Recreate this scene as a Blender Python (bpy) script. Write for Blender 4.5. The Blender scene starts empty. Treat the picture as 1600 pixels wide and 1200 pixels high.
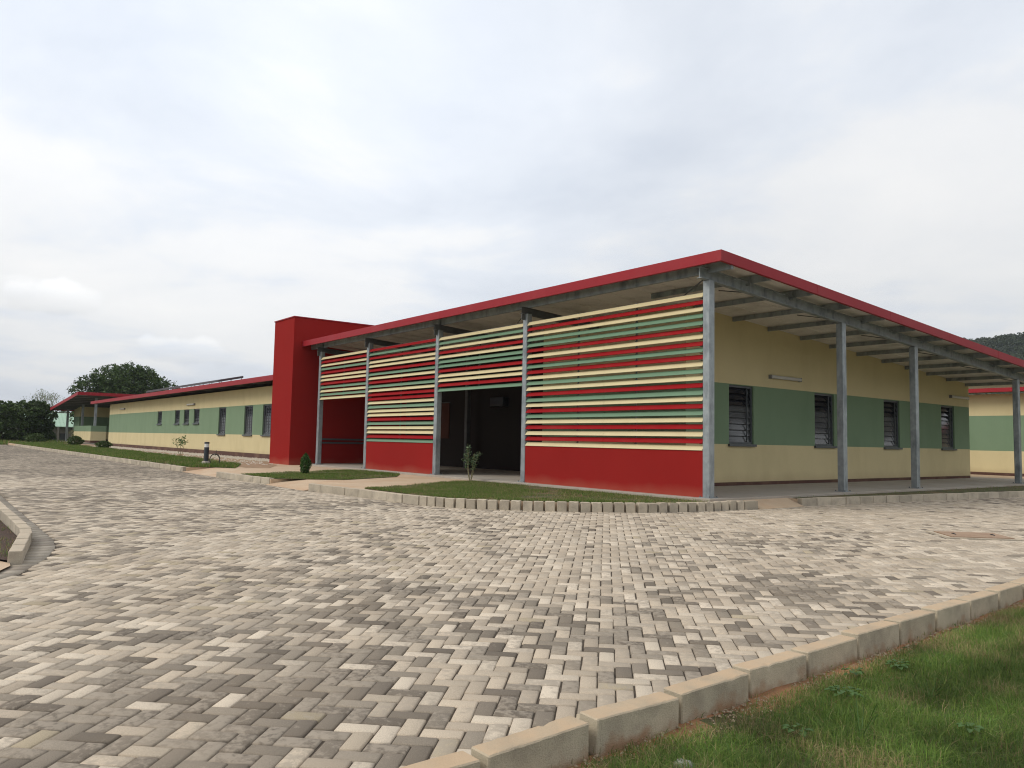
import bpy, math, random
import numpy as np
from mathutils import Vector, Matrix
random.seed(7); rng = np.random.default_rng(7)
R_ = math.radians
SC = bpy.context.scene
COL = SC.collection

# ------------------------------------------------------------------ camera, sky, sun, exposure
RC = np.array([[0.61689612, 0.0454555, 0.78573085], [0.78679189, -0.06091292, -0.61420528], [0.01994215, 0.99710752, -0.07334097]])
CP = np.array([9.77858865, -12.65251318, 1.05]); FPX = 1210.0
cam = bpy.data.cameras.new('camera'); cam_o = bpy.data.objects.new('camera', cam); COL.objects.link(cam_o)
cam.sensor_width = 36.0; cam.lens = FPX / 1600 * 36.0; cam.clip_start = 0.05; cam.clip_end = 4000
M = Matrix([[*RC[i], CP[i]] for i in range(3)] + [[0, 0, 0, 1]])
cam_o.matrix_world = M
SC.camera = cam_o
SC.render.resolution_x = 1024; SC.render.resolution_y = 768
SC.view_settings.view_transform = 'Standard'; SC.view_settings.look = 'None'
SC.view_settings.exposure = 0.0; SC.view_settings.gamma = 1.0

SUN_EL, SUN_AZ = 40.0, 243.0      # azimuth of the sun, degrees counter-clockwise from +X (sun stands over -X -Y)
sd = Vector((math.cos(R_(SUN_AZ)) * math.cos(R_(SUN_EL)), math.sin(R_(SUN_AZ)) * math.cos(R_(SUN_EL)), math.sin(R_(SUN_EL))))
sl = bpy.data.lights.new('sun', 'SUN'); sl.energy = 1.9; sl.angle = R_(26); sl.color = (1.0, 0.94, 0.85)
so = bpy.data.objects.new('sun', sl); COL.objects.link(so)
so.rotation_euler = (-sd).to_track_quat('-Z', 'Y').to_euler()

world = bpy.data.worlds.new("World"); SC.world = world; world.use_nodes = True
def build_world():
    nt = world.node_tree; N = nt.nodes; L = nt.links
    for n in list(N): N.remove(n)
    out = N.new('ShaderNodeOutputWorld'); bg = N.new('ShaderNodeBackground'); L.new(bg.outputs[0], out.inputs[0])
    bg.inputs['Strength'].default_value = 0.10
    sky = N.new('ShaderNodeTexSky'); sky.sky_type = 'NISHITA'; sky.sun_disc = False
    sky.sun_elevation = R_(SUN_EL); sky.sun_rotation = R_(90 - SUN_AZ); sky.air_density = 1.5; sky.dust_density = 3
    tc = N.new('ShaderNodeTexCoord'); sep = N.new('ShaderNodeSeparateXYZ'); L.new(tc.outputs['Generated'], sep.inputs[0])
    def math_(op, a, b=None, clamp=False):
        m = N.new('ShaderNodeMath'); m.operation = op; m.use_clamp = clamp
        for i, v in enumerate((a, b)):
            if v is None: continue
            if isinstance(v, (int, float)): m.inputs[i].default_value = v
            else: L.new(v, m.inputs[i])
        return m.outputs[0]
    zz = math_('ADD', math_('MAXIMUM', sep.outputs[2], 0.0), 0.16)
    comb = N.new('ShaderNodeCombineXYZ'); L.new(math_('DIVIDE', sep.outputs[0], zz), comb.inputs[0]); L.new(math_('DIVIDE', sep.outputs[1], zz), comb.inputs[1])
    def noise(scale, detail, rough, dist, off):
        mp = N.new('ShaderNodeMapping'); mp.inputs['Location'].default_value = off; L.new(comb.outputs[0], mp.inputs[0])
        n = N.new('ShaderNodeTexNoise'); n.inputs['Scale'].default_value = scale; n.inputs['Detail'].default_value = detail
        n.inputs['Roughness'].default_value = rough; n.inputs['Distortion'].default_value = dist; L.new(mp.outputs[0], n.inputs['Vector']); return n.outputs['Fac']
    a = noise(0.55, 7, 0.52, 0.5, (3.1, 1.7, 0)); b = noise(1.6, 8, 0.55, 0.3, (8.3, 2.2, 0)); c = noise(0.22, 3, 0.5, 0.0, (0.4, 5.0, 0))
    s = math_('ADD', math_('MULTIPLY', a, 0.5), math_('ADD', math_('MULTIPLY', b, 0.28), math_('MULTIPLY', c, 0.30)))
    cr = N.new('ShaderNodeValToRGB'); L.new(s, cr.inputs[0])
    e = cr.color_ramp.elements; e[0].position = 0.40; e[0].color = (0.545, 0.59, 0.665, 1); e[1].position = 0.62; e[1].color = (0.80, 0.80, 0.80, 1)
    m1 = e.new(0.50); m1.color = (0.66, 0.695, 0.75, 1)
    m2 = e.new(0.545); m2.color = (0.745, 0.755, 0.77, 1)
    # lower part of the cloud deck is a little greyer
    hz = N.new('ShaderNodeMapRange'); L.new(sep.outputs[2], hz.inputs[0]); hz.inputs[1].default_value = 0.0; hz.inputs[2].default_value = 0.42; hz.inputs[3].default_value = 10.2; hz.inputs[4].default_value = 13.1
    vm = N.new('ShaderNodeVectorMath'); vm.operation = 'SCALE'; 
    def dotd(v):
        q = N.new('ShaderNodeVectorMath'); q.operation = 'DOT_PRODUCT'; L.new(tc.outputs['Generated'], q.inputs[0]); q.inputs[1].default_value = v; return q.outputs['Value']
    # the deck is thinner and whiter towards one side, and two small puffy clouds sit low on the left
    glow = N.new('ShaderNodeMapRange'); glow.interpolation_type = 'SMOOTHSTEP'; L.new(dotd((-0.8843, 0.3192, 0.3407)), glow.inputs[0]); glow.inputs[1].default_value = .86; glow.inputs[2].default_value = 1.0; glow.inputs[3].default_value = .98; glow.inputs[4].default_value = 1.15
    L.new(cr.outputs[0], vm.inputs[0]); tot = math_('MULTIPLY', hz.outputs[0], glow.outputs[0])
    nz = N.new('ShaderNodeTexNoise'); nz.inputs['Scale'].default_value = 26; nz.inputs['Detail'].default_value = 6; L.new(tc.outputs['Generated'], nz.inputs['Vector'])
    for v, w, amt in (((-0.9811, 0.1265, 0.1465), .0020, .10), ((-0.9607, 0.2591, 0.0993), .0017, .10), ((-0.984, 0.0889, 0.1546), .0012, .05)):
        # distance in a frame flattened vertically: width first, height second
        dz = math_('MULTIPLY', math_('SUBTRACT', sep.outputs[2], v[2]), 2.2); dd = math_('SUBTRACT', 1.0, dotd(v)); dd = math_('ADD', dd, math_('MULTIPLY', dz, dz))
        dd = math_('ADD', dd, math_('MULTIPLY', math_('SUBTRACT', nz.outputs['Fac'], .5), w * 4.5))
        mk = N.new('ShaderNodeMapRange'); mk.interpolation_type = 'SMOOTHSTEP'; L.new(dd, mk.inputs[0]); mk.inputs[1].default_value = w * 1.2; mk.inputs[2].default_value = w * .35; mk.inputs[3].default_value = 0; mk.inputs[4].default_value = 1
        sh = N.new('ShaderNodeMapRange'); L.new(math_('SUBTRACT', sep.outputs[2], v[2]), sh.inputs[0]); sh.inputs[1].default_value = -.014; sh.inputs[2].default_value = .012; sh.inputs[3].default_value = -amt * .55; sh.inputs[4].default_value = amt
        tot = math_('MULTIPLY', tot, math_('ADD', 1.0, math_('MULTIPLY', mk.outputs[0], sh.outputs[0])))
    L.new(tot, vm.inputs['Scale'])
    mix = N.new('ShaderNodeMix'); mix.data_type = 'RGBA'; mix.inputs[0].default_value = 0.94
    L.new(sky.outputs[0], mix.inputs[6]); L.new(vm.outputs[0], mix.inputs[7]); L.new(mix.outputs[2], bg.inputs['Color'])
build_world()

SC.cycles.filter_width = 1.1
# ------------------------------------------------------------------ materials
def lin(c): return tuple(((x / 255) / 12.92 if x / 255 <= 0.04045 else ((x / 255 + 0.055) / 1.055) ** 2.4) for x in c)
def mat(name, base, rough=0.8, var=0.12, scale=3.0, fine=60.0, bump=0.15, bump_d=0.004, metallic=0.0, spec=0.4, stain=None, stain_amt=0.0, stain_scale=1.2, attr=None, coat=0.0, streak=0.0, dirt=None, topdust=None, objrand=0.0):
    m = bpy.data.materials.new(name); m.use_nodes = True; nt = m.node_tree; N = nt.nodes; L = nt.links
    bs = N['Principled BSDF']; bs.inputs['Roughness'].default_value = rough; bs.inputs['Metallic'].default_value = metallic
    bs.inputs['Specular IOR Level'].default_value = spec
    g = N.new('ShaderNodeNewGeometry'); pos = g.outputs['Position']
    n1 = N.new('ShaderNodeTexNoise'); n1.inputs['Scale'].default_value = scale; n1.inputs['Detail'].default_value = 5; L.new(pos, n1.inputs['Vector'])
    n2 = N.new('ShaderNodeTexNoise'); n2.inputs['Scale'].default_value = fine; n2.inputs['Detail'].default_value = 3; L.new(pos, n2.inputs['Vector'])
    add = N.new('ShaderNodeMath'); add.operation = 'ADD'; L.new(n1.outputs['Fac'], add.inputs[0]); L.new(n2.outputs['Fac'], add.inputs[1])
    mr = N.new('ShaderNodeMapRange'); L.new(add.outputs[0], mr.inputs[0]); mr.inputs[1].default_value = 0.6; mr.inputs[2].default_value = 1.4
    mr.inputs[3].default_value = 1 - var; mr.inputs[4].default_value = 1 + var
    src = None
    if attr:
        at = N.new('ShaderNodeAttribute'); at.attribute_name = attr; src = at.outputs['Color']
    mul = N.new('ShaderNodeVectorMath'); mul.operation = 'SCALE'; L.new(mr.outputs[0], mul.inputs['Scale'])
    if src: L.new(src, mul.inputs[0])
    else: mul.inputs[0].default_value = base[:3]
    colr = mul.outputs[0]
    if objrand:
        oi = N.new('ShaderNodeObjectInfo'); rr_ = N.new('ShaderNodeMapRange'); L.new(oi.outputs['Random'], rr_.inputs[0]); rr_.inputs[3].default_value = 1 - objrand; rr_.inputs[4].default_value = 1 + objrand
        m2_ = N.new('ShaderNodeVectorMath'); m2_.operation = 'SCALE'; L.new(colr, m2_.inputs[0]); L.new(rr_.outputs[0], m2_.inputs['Scale']); colr = m2_.outputs[0]
    if stain:
        ns = N.new('ShaderNodeTexNoise'); ns.inputs['Scale'].default_value = stain_scale; ns.inputs['Detail'].default_value = 6; ns.inputs['Roughness'].default_value = 0.6
        if streak:
            mp = N.new('ShaderNodeMapping'); mp.inputs['Scale'].default_value = (1, 1, streak); L.new(pos, mp.inputs[0]); L.new(mp.outputs[0], ns.inputs['Vector'])
        else: L.new(pos, ns.inputs['Vector'])
        mrs = N.new('ShaderNodeMapRange'); L.new(ns.outputs['Fac'], mrs.inputs[0]); mrs.inputs[1].default_value = 0.48; mrs.inputs[2].default_value = 0.72; mrs.inputs[4].default_value = stain_amt
        mx = N.new('ShaderNodeMix'); mx.data_type = 'RGBA'; L.new(mrs.outputs[0], mx.inputs[0]); L.new(colr, mx.inputs[6]); mx.inputs[7].default_value = (*stain, 1); colr = mx.outputs[2]
    if dirt:   # (z0, z1, colour, amount): splash dirt climbing the foot of a wall
        sp = N.new('ShaderNodeSeparateXYZ'); L.new(pos, sp.inputs[0])
        w = N.new('ShaderNodeMath'); w.operation = 'MULTIPLY_ADD'; L.new(n1.outputs['Fac'], w.inputs[0]); w.inputs[1].default_value = 0.35; L.new(sp.outputs[2], w.inputs[2])
        md = N.new('ShaderNodeMapRange'); L.new(w.outputs[0], md.inputs[0]); md.inputs[1].default_value = dirt[0] + .17; md.inputs[2].default_value = dirt[1] + .17; md.inputs[3].default_value = dirt[3]; md.inputs[4].default_value = 0
        mx = N.new('ShaderNodeMix'); mx.data_type = 'RGBA'; L.new(md.outputs[0], mx.inputs[0]); L.new(colr, mx.inputs[6]); mx.inputs[7].default_value = (*dirt[2], 1); colr = mx.outputs[2]
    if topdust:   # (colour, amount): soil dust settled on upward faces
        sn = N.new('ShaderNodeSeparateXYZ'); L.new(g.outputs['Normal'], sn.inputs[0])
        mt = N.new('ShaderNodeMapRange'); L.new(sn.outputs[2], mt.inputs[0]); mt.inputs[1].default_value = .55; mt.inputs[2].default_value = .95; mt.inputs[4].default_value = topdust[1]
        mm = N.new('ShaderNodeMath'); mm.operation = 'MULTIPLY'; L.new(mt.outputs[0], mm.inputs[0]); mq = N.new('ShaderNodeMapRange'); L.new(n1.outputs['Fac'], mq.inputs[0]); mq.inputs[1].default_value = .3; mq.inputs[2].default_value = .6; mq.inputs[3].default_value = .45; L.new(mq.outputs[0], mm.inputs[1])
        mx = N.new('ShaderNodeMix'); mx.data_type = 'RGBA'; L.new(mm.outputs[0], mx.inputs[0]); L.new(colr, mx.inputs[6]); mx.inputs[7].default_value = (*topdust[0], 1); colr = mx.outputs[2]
    L.new(colr, bs.inputs['Base Color'])
    if bump:
        b = N.new('ShaderNodeBump'); b.inputs['Strength'].default_value = bump; b.inputs['Distance'].default_value = bump_d
        L.new(n2.outputs['Fac'], b.inputs['Height']); L.new(b.outputs[0], bs.inputs['Normal'])
    return m
CREAM = (0.585, 0.50, 0.29); GREEN = (0.17, 0.25, 0.155); RED = (0.265, 0.018, 0.016)
dust = (0.36, 0.24, 0.15)
m_cream = mat('cream_plaster', CREAM, 0.85, 0.05, 1.3, 45, 0.25, 0.003, stain=(0.45, 0.375, 0.205), stain_amt=0.35, streak=0.35, dirt=(-.05, .35, (0.33, 0.24, 0.14), .5))
m_green = mat('green_plaster', GREEN, 0.85, 0.06, 1.3, 45, 0.25, 0.003, stain=(0.12, 0.19, 0.11), stain_amt=0.35, streak=0.35)
m_brown = mat('brown_plinth', (0.085, 0.040, 0.030), 0.85, 0.12, 2, 45, 0.2, 0.003, stain=dust, stain_amt=.25)
m_red = mat('red_plaster', RED, 0.95, 0.06, 1.1, 45, 0.25, 0.003, spec=.06, stain=(0.27, 0.022, 0.018), stain_amt=0.35, streak=0.4, dirt=(-.05, .22, (0.36, 0.12, 0.08), .5))
m_fascia = mat('red_fascia_sheet', (0.29, 0.016, 0.024), 0.5, 0.06, 0.8, 30, 0.03, 0.001, spec=0.2, stain=(0.33, 0.06, 0.06), stain_amt=0.25)
m_sred = mat('red_slat_paint', (0.27, 0.010, 0.013), 0.7, 0.08, 2, 30, 0.04, 0.001, spec=.06, stain=(0.30, 0.05, 0.04), stain_amt=.25)
m_sgreen = mat('green_slat_paint', (0.125, 0.225, 0.14), 0.5, 0.06, 2, 30, 0.04, 0.001, stain=(0.13, 0.19, 0.12), stain_amt=.25)
m_scream = mat('cream_slat_paint', (0.60, 0.515, 0.30), 0.5, 0.05, 2, 30, 0.04, 0.001, stain=(0.45, 0.36, 0.20), stain_amt=.25)
m_galv = mat('galvanised_steel', (0.30, 0.33, 0.345), 0.5, 0.22, 2.2, 9, 0.08, 0.002, metallic=0.45, stain=(0.13, 0.15, 0.165), stain_amt=0.85, stain_scale=4.5, streak=0.35)
m_galv2 = mat('dull_steel', (0.12, 0.125, 0.125), 0.6, 0.2, 2.2, 9, 0.08, 0.002, metallic=0.3, stain=(0.08, 0.08, 0.085), stain_amt=0.5, stain_scale=3.0)
m_sheet = mat('roof_sheet', (0.74, 0.71, 0.65), 0.65, 0.07, 0.8, 20, 0.05, 0.002, metallic=0.0, stain=(0.27, 0.25, 0.22), stain_amt=0.5)
m_sheetred = mat('roof_sheet_red', (0.33, 0.035, 0.04), 0.5, 0.06, 0.8, 20, 0.05, 0.002)
m_conc = mat('floor_concrete', (0.34, 0.305, 0.26), 0.85, 0.12, 1.1, 50, 0.2, 0.004, stain=(0.26, 0.20, 0.145), stain_amt=0.5)
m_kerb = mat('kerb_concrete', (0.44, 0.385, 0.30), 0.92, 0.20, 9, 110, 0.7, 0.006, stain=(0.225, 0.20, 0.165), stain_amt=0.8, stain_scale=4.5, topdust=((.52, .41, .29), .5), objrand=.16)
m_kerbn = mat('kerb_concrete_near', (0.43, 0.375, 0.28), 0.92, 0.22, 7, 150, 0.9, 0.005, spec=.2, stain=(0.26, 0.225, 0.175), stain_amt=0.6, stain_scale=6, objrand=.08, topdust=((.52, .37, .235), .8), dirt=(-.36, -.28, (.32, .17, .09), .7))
m_path = mat('path_concrete', (0.50, 0.375, 0.255), 0.9, 0.12, 1.6, 50, 0.3, 0.004, stain=(0.42, 0.235, 0.125), stain_amt=0.6, stain_scale=.9)
m_dirt = mat('sandy_soil', (0.33, 0.22, 0.135), 0.95, 0.25, 3, 60, 0.6, 0.02, stain=(0.20, 0.14, 0.085), stain_amt=0.7, stain_scale=2.0)
m_orange = mat('laterite_soil', (0.36, 0.175, 0.085), 0.95, 0.3, 4, 90, 0.8, 0.02, stain=(0.15, 0.10, 0.06), stain_amt=0.9, stain_scale=3.0)
m_lawn = mat('lawn_soil', (0.085, 0.085, 0.035), 0.95, 0.35, 5, 80, 0.6, 0.02, stain=(0.24, 0.13, 0.065), stain_amt=0.6, stain_scale=1.4)
m_dsoil = mat('dark_soil', (0.075, 0.045, 0.032), 0.95, 0.35, 5, 60, 0.8, 0.03)
m_field = mat('grass_field', (0.085, 0.115, 0.04), 0.95, 0.4, 0.15, 3, 0.3, 0.1, stain=(0.16, 0.13, 0.06), stain_amt=0.6, stain_scale=0.05)
m_grit = mat('grit', (0.34, 0.26, 0.18), 0.9, 0.35, 30, 80, 0.0)
m_hill = mat('hill_scrub', (0.035, 0.05, 0.024), 0.95, 0.4, 0.15, 3, 0.3, 0.1)
m_gravel = mat('gravel', (0.50, 0.44, 0.36), 0.9, 0.3, 12, 40, 0.6, 0.02, attr=None)
m_sand = mat('joint_sand', (0.085, 0.066, 0.048), 0.95, 0.25, 3, 90, 0.5, 0.004)
m_frame = mat('grey_window_frame', (0.075, 0.085, 0.095), 0.45, 0.08, 4, 30, 0.02, 0.001, spec=.5)
m_rail = mat('dark_grey_paint', (0.045, 0.047, 0.05), 0.45, 0.08, 4, 30, 0.0)
m_lamp = mat('lamp_plastic', (0.50, 0.49, 0.46), 0.4, 0.04, 4, 30, 0.0)
m_lampg = mat('lamp_grey', (0.20, 0.20, 0.20), 0.5, 0.04, 4, 30, 0.0)
m_boll = mat('anthracite_paint', (0.035, 0.042, 0.052), 0.45, 0.08, 4, 30, 0.0)
m_white = mat('white_lens', (0.75, 0.75, 0.73), 0.3, 0.03, 4, 30, 0.0)
m_cable = mat('black_cable', (0.03, 0.025, 0.02), 0.6, 0.1, 4, 30, 0.0)
m_rust = mat('rusty_steel_cover', (0.33, 0.225, 0.15), 0.8, 0.15, 6, 60, 0.3, 0.003, stain=(0.22, 0.12, 0.07), stain_amt=.6, stain_scale=5)
m_darkgap = mat('dark_gap', (0.05, 0.035, 0.025), 0.9, 0.1, 4, 30, 0.0)
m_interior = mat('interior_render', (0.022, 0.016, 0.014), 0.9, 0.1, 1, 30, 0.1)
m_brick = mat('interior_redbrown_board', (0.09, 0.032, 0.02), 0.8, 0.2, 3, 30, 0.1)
m_pvback = mat('solar_panel_dark', (0.02, 0.025, 0.05), 0.25, 0.1, 4, 30, 0.0, spec=.6)
m_pvframe = mat('solar_frame', (0.07, 0.065, 0.07), 0.5, 0.1, 4, 30, 0.0, metallic=.4)
m_palegreen = mat('pale_green_roofing', (0.36, 0.50, 0.38), 0.6, 0.08, 0.5, 10, 0.0)
m_hwall = mat('grey_brown_wall', (0.19, 0.165, 0.14), 0.9, 0.15, 0.6, 10, 0.0)
m_bark = mat('bark', (0.12, 0.095, 0.07), 0.95, 0.3, 3, 30, 0.5, 0.02)
m_palebark = mat('pale_bark', (0.30, 0.28, 0.24), 0.95, 0.2, 3, 30, 0.3, 0.02)
m_stem = mat('green_stem', (0.23, 0.20, 0.11), 0.9, 0.2, 30, 90, 0.2, 0.002)
m_stone = mat('pebble_stone', (0.30, 0.29, 0.27), 0.85, 0.15, 20, 120, 0.4, 0.004)
def leaf_mat(name, attr='tint', trans=0.25, rough=0.55):
    m = bpy.data.materials.new(name); m.use_nodes = True; nt = m.node_tree; N = nt.nodes; L = nt.links
    bs = N['Principled BSDF']; bs.inputs['Roughness'].default_value = rough; bs.inputs['Specular IOR Level'].default_value = .25
    at = N.new('ShaderNodeAttribute'); at.attribute_name = attr; L.new(at.outputs['Color'], bs.inputs['Base Color'])
    tr = N.new('ShaderNodeBsdfTranslucent'); L.new(at.outputs['Color'], tr.inputs['Color'])
    mx = N.new('ShaderNodeMixShader'); mx.inputs[0].default_value = trans
    L.new(bs.outputs[0], mx.inputs[1]); L.new(tr.outputs[0], mx.inputs[2]); L.new(mx.outputs[0], N['Material Output'].inputs['Surface'])
    return m
m_grass = leaf_mat('grass_blades', trans=0.3, rough=.65); m_leaf = leaf_mat('leaves', trans=0.2)
def paver_mat():
    m = bpy.data.materials.new('paver_concrete'); m.use_nodes = True; nt = m.node_tree; N = nt.nodes; L = nt.links
    bs = N['Principled BSDF']; bs.inputs['Roughness'].default_value = 0.9; bs.inputs['Specular IOR Level'].default_value = .2
    at = N.new('ShaderNodeAttribute'); at.attribute_name = 'tint'
    wn = N.new('ShaderNodeAttribute'); wn.attribute_name = 'wear'
    g = N.new('ShaderNodeNewGeometry')
    def noise(s, d=4, r=.6, vec=None):
        n = N.new('ShaderNodeTexNoise'); n.inputs['Scale'].default_value = s; n.inputs['Detail'].default_value = d; n.inputs['Roughness'].default_value = r
        L.new(vec or g.outputs['Position'], n.inputs['Vector']); return n.outputs['Fac']
    def mr(v, a, b, c, d):
        q = N.new('ShaderNodeMapRange'); L.new(v, q.inputs[0]); q.inputs[1].default_value = a; q.inputs[2].default_value = b; q.inputs[3].default_value = c; q.inputs[4].default_value = d; return q.outputs[0]
    n1 = noise(24, 6, .62); n2 = noise(190, 3, .6); n3 = noise(1.1, 4, .6)
    sc = N.new('ShaderNodeVectorMath'); sc.operation = 'SCALE'; L.new(at.outputs['Color'], sc.inputs[0]); L.new(mr(n2, .3, .7, .80, 1.2), sc.inputs['Scale'])
    # worn pale skin on some stones, in broken patches
    ad = N.new('ShaderNodeMath'); ad.operation = 'ADD'; L.new(n1, ad.inputs[0]); L.new(wn.outputs['Fac'], ad.inputs[1])
    mx = N.new('ShaderNodeMix'); mx.data_type = 'RGBA'; L.new(mr(ad.outputs[0], .47, .64, 0, .72), mx.inputs[0]); L.new(sc.outputs[0], mx.inputs[6]); mx.inputs[7].default_value = (0.35, 0.30, 0.24, 1)
    # sandy dust lying over the paving
    mx2 = N.new('ShaderNodeMix'); mx2.data_type = 'RGBA'; L.new(mr(n3, .45, .75, .03, .26), mx2.inputs[0]); L.new(mx.outputs[2], mx2.inputs[6]); mx2.inputs[7].default_value = (0.38, 0.30, 0.215, 1)
    L.new(mx2.outputs[2], bs.inputs['Base Color'])
    b = N.new('ShaderNodeBump'); b.inputs['Strength'].default_value = .7; b.inputs['Distance'].default_value = .003; L.new(noise(160, 4, .7), b.inputs['Height']); L.new(b.outputs[0], bs.inputs['Normal'])
    return m
m_paver = paver_mat()
def glass_mat(name, col, alpha):
    m = bpy.data.materials.new(name); m.use_nodes = True; nt = m.node_tree; N = nt.nodes; L = nt.links
    bs = N['Principled BSDF']; bs.inputs['Base Color'].default_value = (*col, 1); bs.inputs['Roughness'].default_value = .12; bs.inputs['Specular IOR Level'].default_value = .6
    tr = N.new('ShaderNodeBsdfTransparent'); mx = N.new('ShaderNodeMixShader'); mx.inputs[0].default_value = alpha
    L.new(tr.outputs[0], mx.inputs[1]); L.new(bs.outputs[0], mx.inputs[2]); L.new(mx.outputs[0], N['Material Output'].inputs['Surface'])
    return m
m_glass = glass_mat('louvre_glass', (0.10, 0.105, 0.11), .85); m_glassd = glass_mat('louvre_glass_clear', (0.02, 0.022, 0.03), .8)

# ------------------------------------------------------------------ mesh helpers
def wloc(o):
    v = Vector((0, 0, 0))
    while o: v = v + o.location; o = o.parent
    return v
def link(name, me, parent=None, origin=(0, 0, 0)):
    o = bpy.data.objects.new(name, me); COL.objects.link(o)
    o.location = Vector(origin) - (wloc(parent) if parent else Vector((0, 0, 0)))
    if parent: o.parent = parent
    return o
class MB:
    def __init__(s): s.v = []; s.f = []; s.m = []
    def add(s, vs, fs, mi=0):
        n = len(s.v); s.v += [tuple(map(float, p)) for p in vs]; s.f += [tuple(n + i for i in f) for f in fs]; s.m += [mi] * len(fs); return s
    def hexa(s, p, mi=0):   # 4 bottom (ccw seen from above) + 4 top
        return s.add(p, [(3, 2, 1, 0), (4, 5, 6, 7), (0, 1, 5, 4), (1, 2, 6, 5), (2, 3, 7, 6), (3, 0, 4, 7)], mi)
    def box(s, x0, x1, y0, y1, z0, z1, mi=0):
        x0, x1 = min(x0, x1), max(x0, x1); y0, y1 = min(y0, y1), max(y0, y1); z0, z1 = min(z0, z1), max(z0, z1)
        return s.hexa([(x0, y0, z0), (x1, y0, z0), (x1, y1, z0), (x0, y1, z0), (x0, y0, z1), (x1, y0, z1), (x1, y1, z1), (x0, y1, z1)], mi)
    def zbox(s, x0, x1, y0, y1, zb, zt, mi=0):   # zb, zt are functions of (x, y)
        x0, x1 = min(x0, x1), max(x0, x1); y0, y1 = min(y0, y1), max(y0, y1)
        c = [(x0, y0), (x1, y0), (x1, y1), (x0, y1)]
        fb = zb if callable(zb) else (lambda x, y: zb); ft = zt if callable(zt) else (lambda x, y: zt)
        return s.hexa([(x, y, fb(x, y)) for x, y in c] + [(x, y, ft(x, y)) for x, y in c], mi)
    def prism(s, poly, z0, z1, mi=0):
        n = len(poly)
        return s.add([(x, y, z0) for x, y in poly] + [(x, y, z1) for x, y in poly],
                     [tuple(range(n - 1, -1, -1)), tuple(range(n, 2 * n))] + [(i, (i + 1) % n, n + (i + 1) % n, n + i) for i in range(n)], mi)
    def tube(s, pts, r, seg=8, mi=0, cap=True):
        pts = [Vector(p) for p in pts]; rs = r if isinstance(r, (list, tuple)) else [r] * len(pts); n0 = len(s.v); vs = []
        for i, p in enumerate(pts):
            d = (pts[min(i + 1, len(pts) - 1)] - pts[max(i - 1, 0)]).normalized()
            u = d.cross(Vector((0, 0, 1)) if abs(d.z) < .9 else Vector((1, 0, 0))).normalized(); w = d.cross(u)
            for k in range(seg):
                a = 2 * math.pi * k / seg; vs.append(p + (u * math.cos(a) + w * math.sin(a)) * rs[i])
        fs = [(i * seg + k, i * seg + (k + 1) % seg, (i + 1) * seg + (k + 1) % seg, (i + 1) * seg + k) for i in range(len(pts) - 1) for k in range(seg)]
        if cap: fs += [tuple(range(seg - 1, -1, -1)), tuple((len(pts) - 1) * seg + k for k in range(seg))]
        return s.add(vs, fs, mi)
    def beam(s, a, b, w, h, mi=0):   # box bar from a to b (top centre line), width w, depth h down
        a = Vector(a); b = Vector(b); d = (b - a).normalized(); u = d.cross(Vector((0, 0, 1))).normalized() * (w / 2); dn = Vector((0, 0, -h))
        return s.hexa([a + u + dn, b + u + dn, b - u + dn, a - u + dn, a + u, b + u, b - u, a - u][0:8], mi)
    def ibeam(s, a, b, w, h, t=.012, mi=0):
        s.beam(a, b, w, t, mi); z = Vector((0, 0, 1)); a = Vector(a); b = Vector(b)
        s.beam(a - z * t, b - z * t, t, h - 2 * t, mi); s.beam(a - z * (h - t), b - z * (h - t), w, t, mi); return s
    def build(s, name, mats, parent=None, origin=None, smooth=False):
        me = bpy.data.meshes.new(name); mats = mats if isinstance(mats, (list, tuple)) else [mats]
        va = np.array(s.v)
        if origin is None:
            origin = tuple(wloc(parent)) if parent else (float(va[:, 0].mean()), float(va[:, 1].mean()), float(va[:, 2].min()))
        va = va - np.array(origin)
        me.from_pydata([tuple(p) for p in va], [], s.f)
        for m in mats: me.materials.append(m)
        me.polygons.foreach_set('material_index', s.m)
        if smooth: me.polygons.foreach_set('use_smooth', [True] * len(me.polygons))
        me.update(); me.validate()
        return link(name, me, parent, origin)
def fast_mesh(name, V, F, mats, tint=None, wear=None, smooth=False, parent=None, midx=None):
    """V (n,3), F list of int arrays (k,m) ; tint per face"""
    me = bpy.data.meshes.new(name); V = np.asarray(V, np.float64) - np.array(tuple(wloc(parent)) if parent else (0, 0, 0)); V = V.astype(np.float32)
    loops = np.concatenate([f.ravel() for f in F]); tot = np.concatenate([np.full(len(f), f.shape[1]) for f in F])
    start = np.concatenate([[0], np.cumsum(tot)[:-1]])
    me.vertices.add(len(V)); me.vertices.foreach_set('co', V.ravel())
    me.loops.add(len(loops)); me.loops.foreach_set('vertex_index', loops.astype(np.int32))
    me.polygons.add(len(tot)); me.polygons.foreach_set('loop_start', start.astype(np.int32)); me.polygons.foreach_set('loop_total', tot.astype(np.int32))
    for m in (mats if isinstance(mats, (list, tuple)) else [mats]): me.materials.append(m)
    if midx is not None: me.polygons.foreach_set('material_index', midx.astype(np.int32))
    if smooth: me.polygons.foreach_set('use_smooth', np.ones(len(tot), bool))
    me.update(calc_edges=True)
    if tint is not None:
        a = me.attributes.new('tint', 'FLOAT_COLOR', 'FACE'); c = np.ones((len(tot), 4), np.float32); c[:, :3] = tint; a.data.foreach_set('color', c.ravel())
    if wear is not None:
        a = me.attributes.new('wear', 'FLOAT', 'FACE'); a.data.foreach_set('value', np.asarray(wear, np.float32))
    return link(name, me, parent, tuple(wloc(parent)) if parent else (0, 0, 0))
def empty(name, loc):
    o = bpy.data.objects.new(name, None); COL.objects.link(o); o.location = loc; o.empty_display_size = .3; return o
def tag(o, label, cat, group=None):
    o['label'] = label; o['category'] = cat
    if group: o['group'] = group
    return o
def kind(o, k): o['kind'] = k; return o
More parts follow.
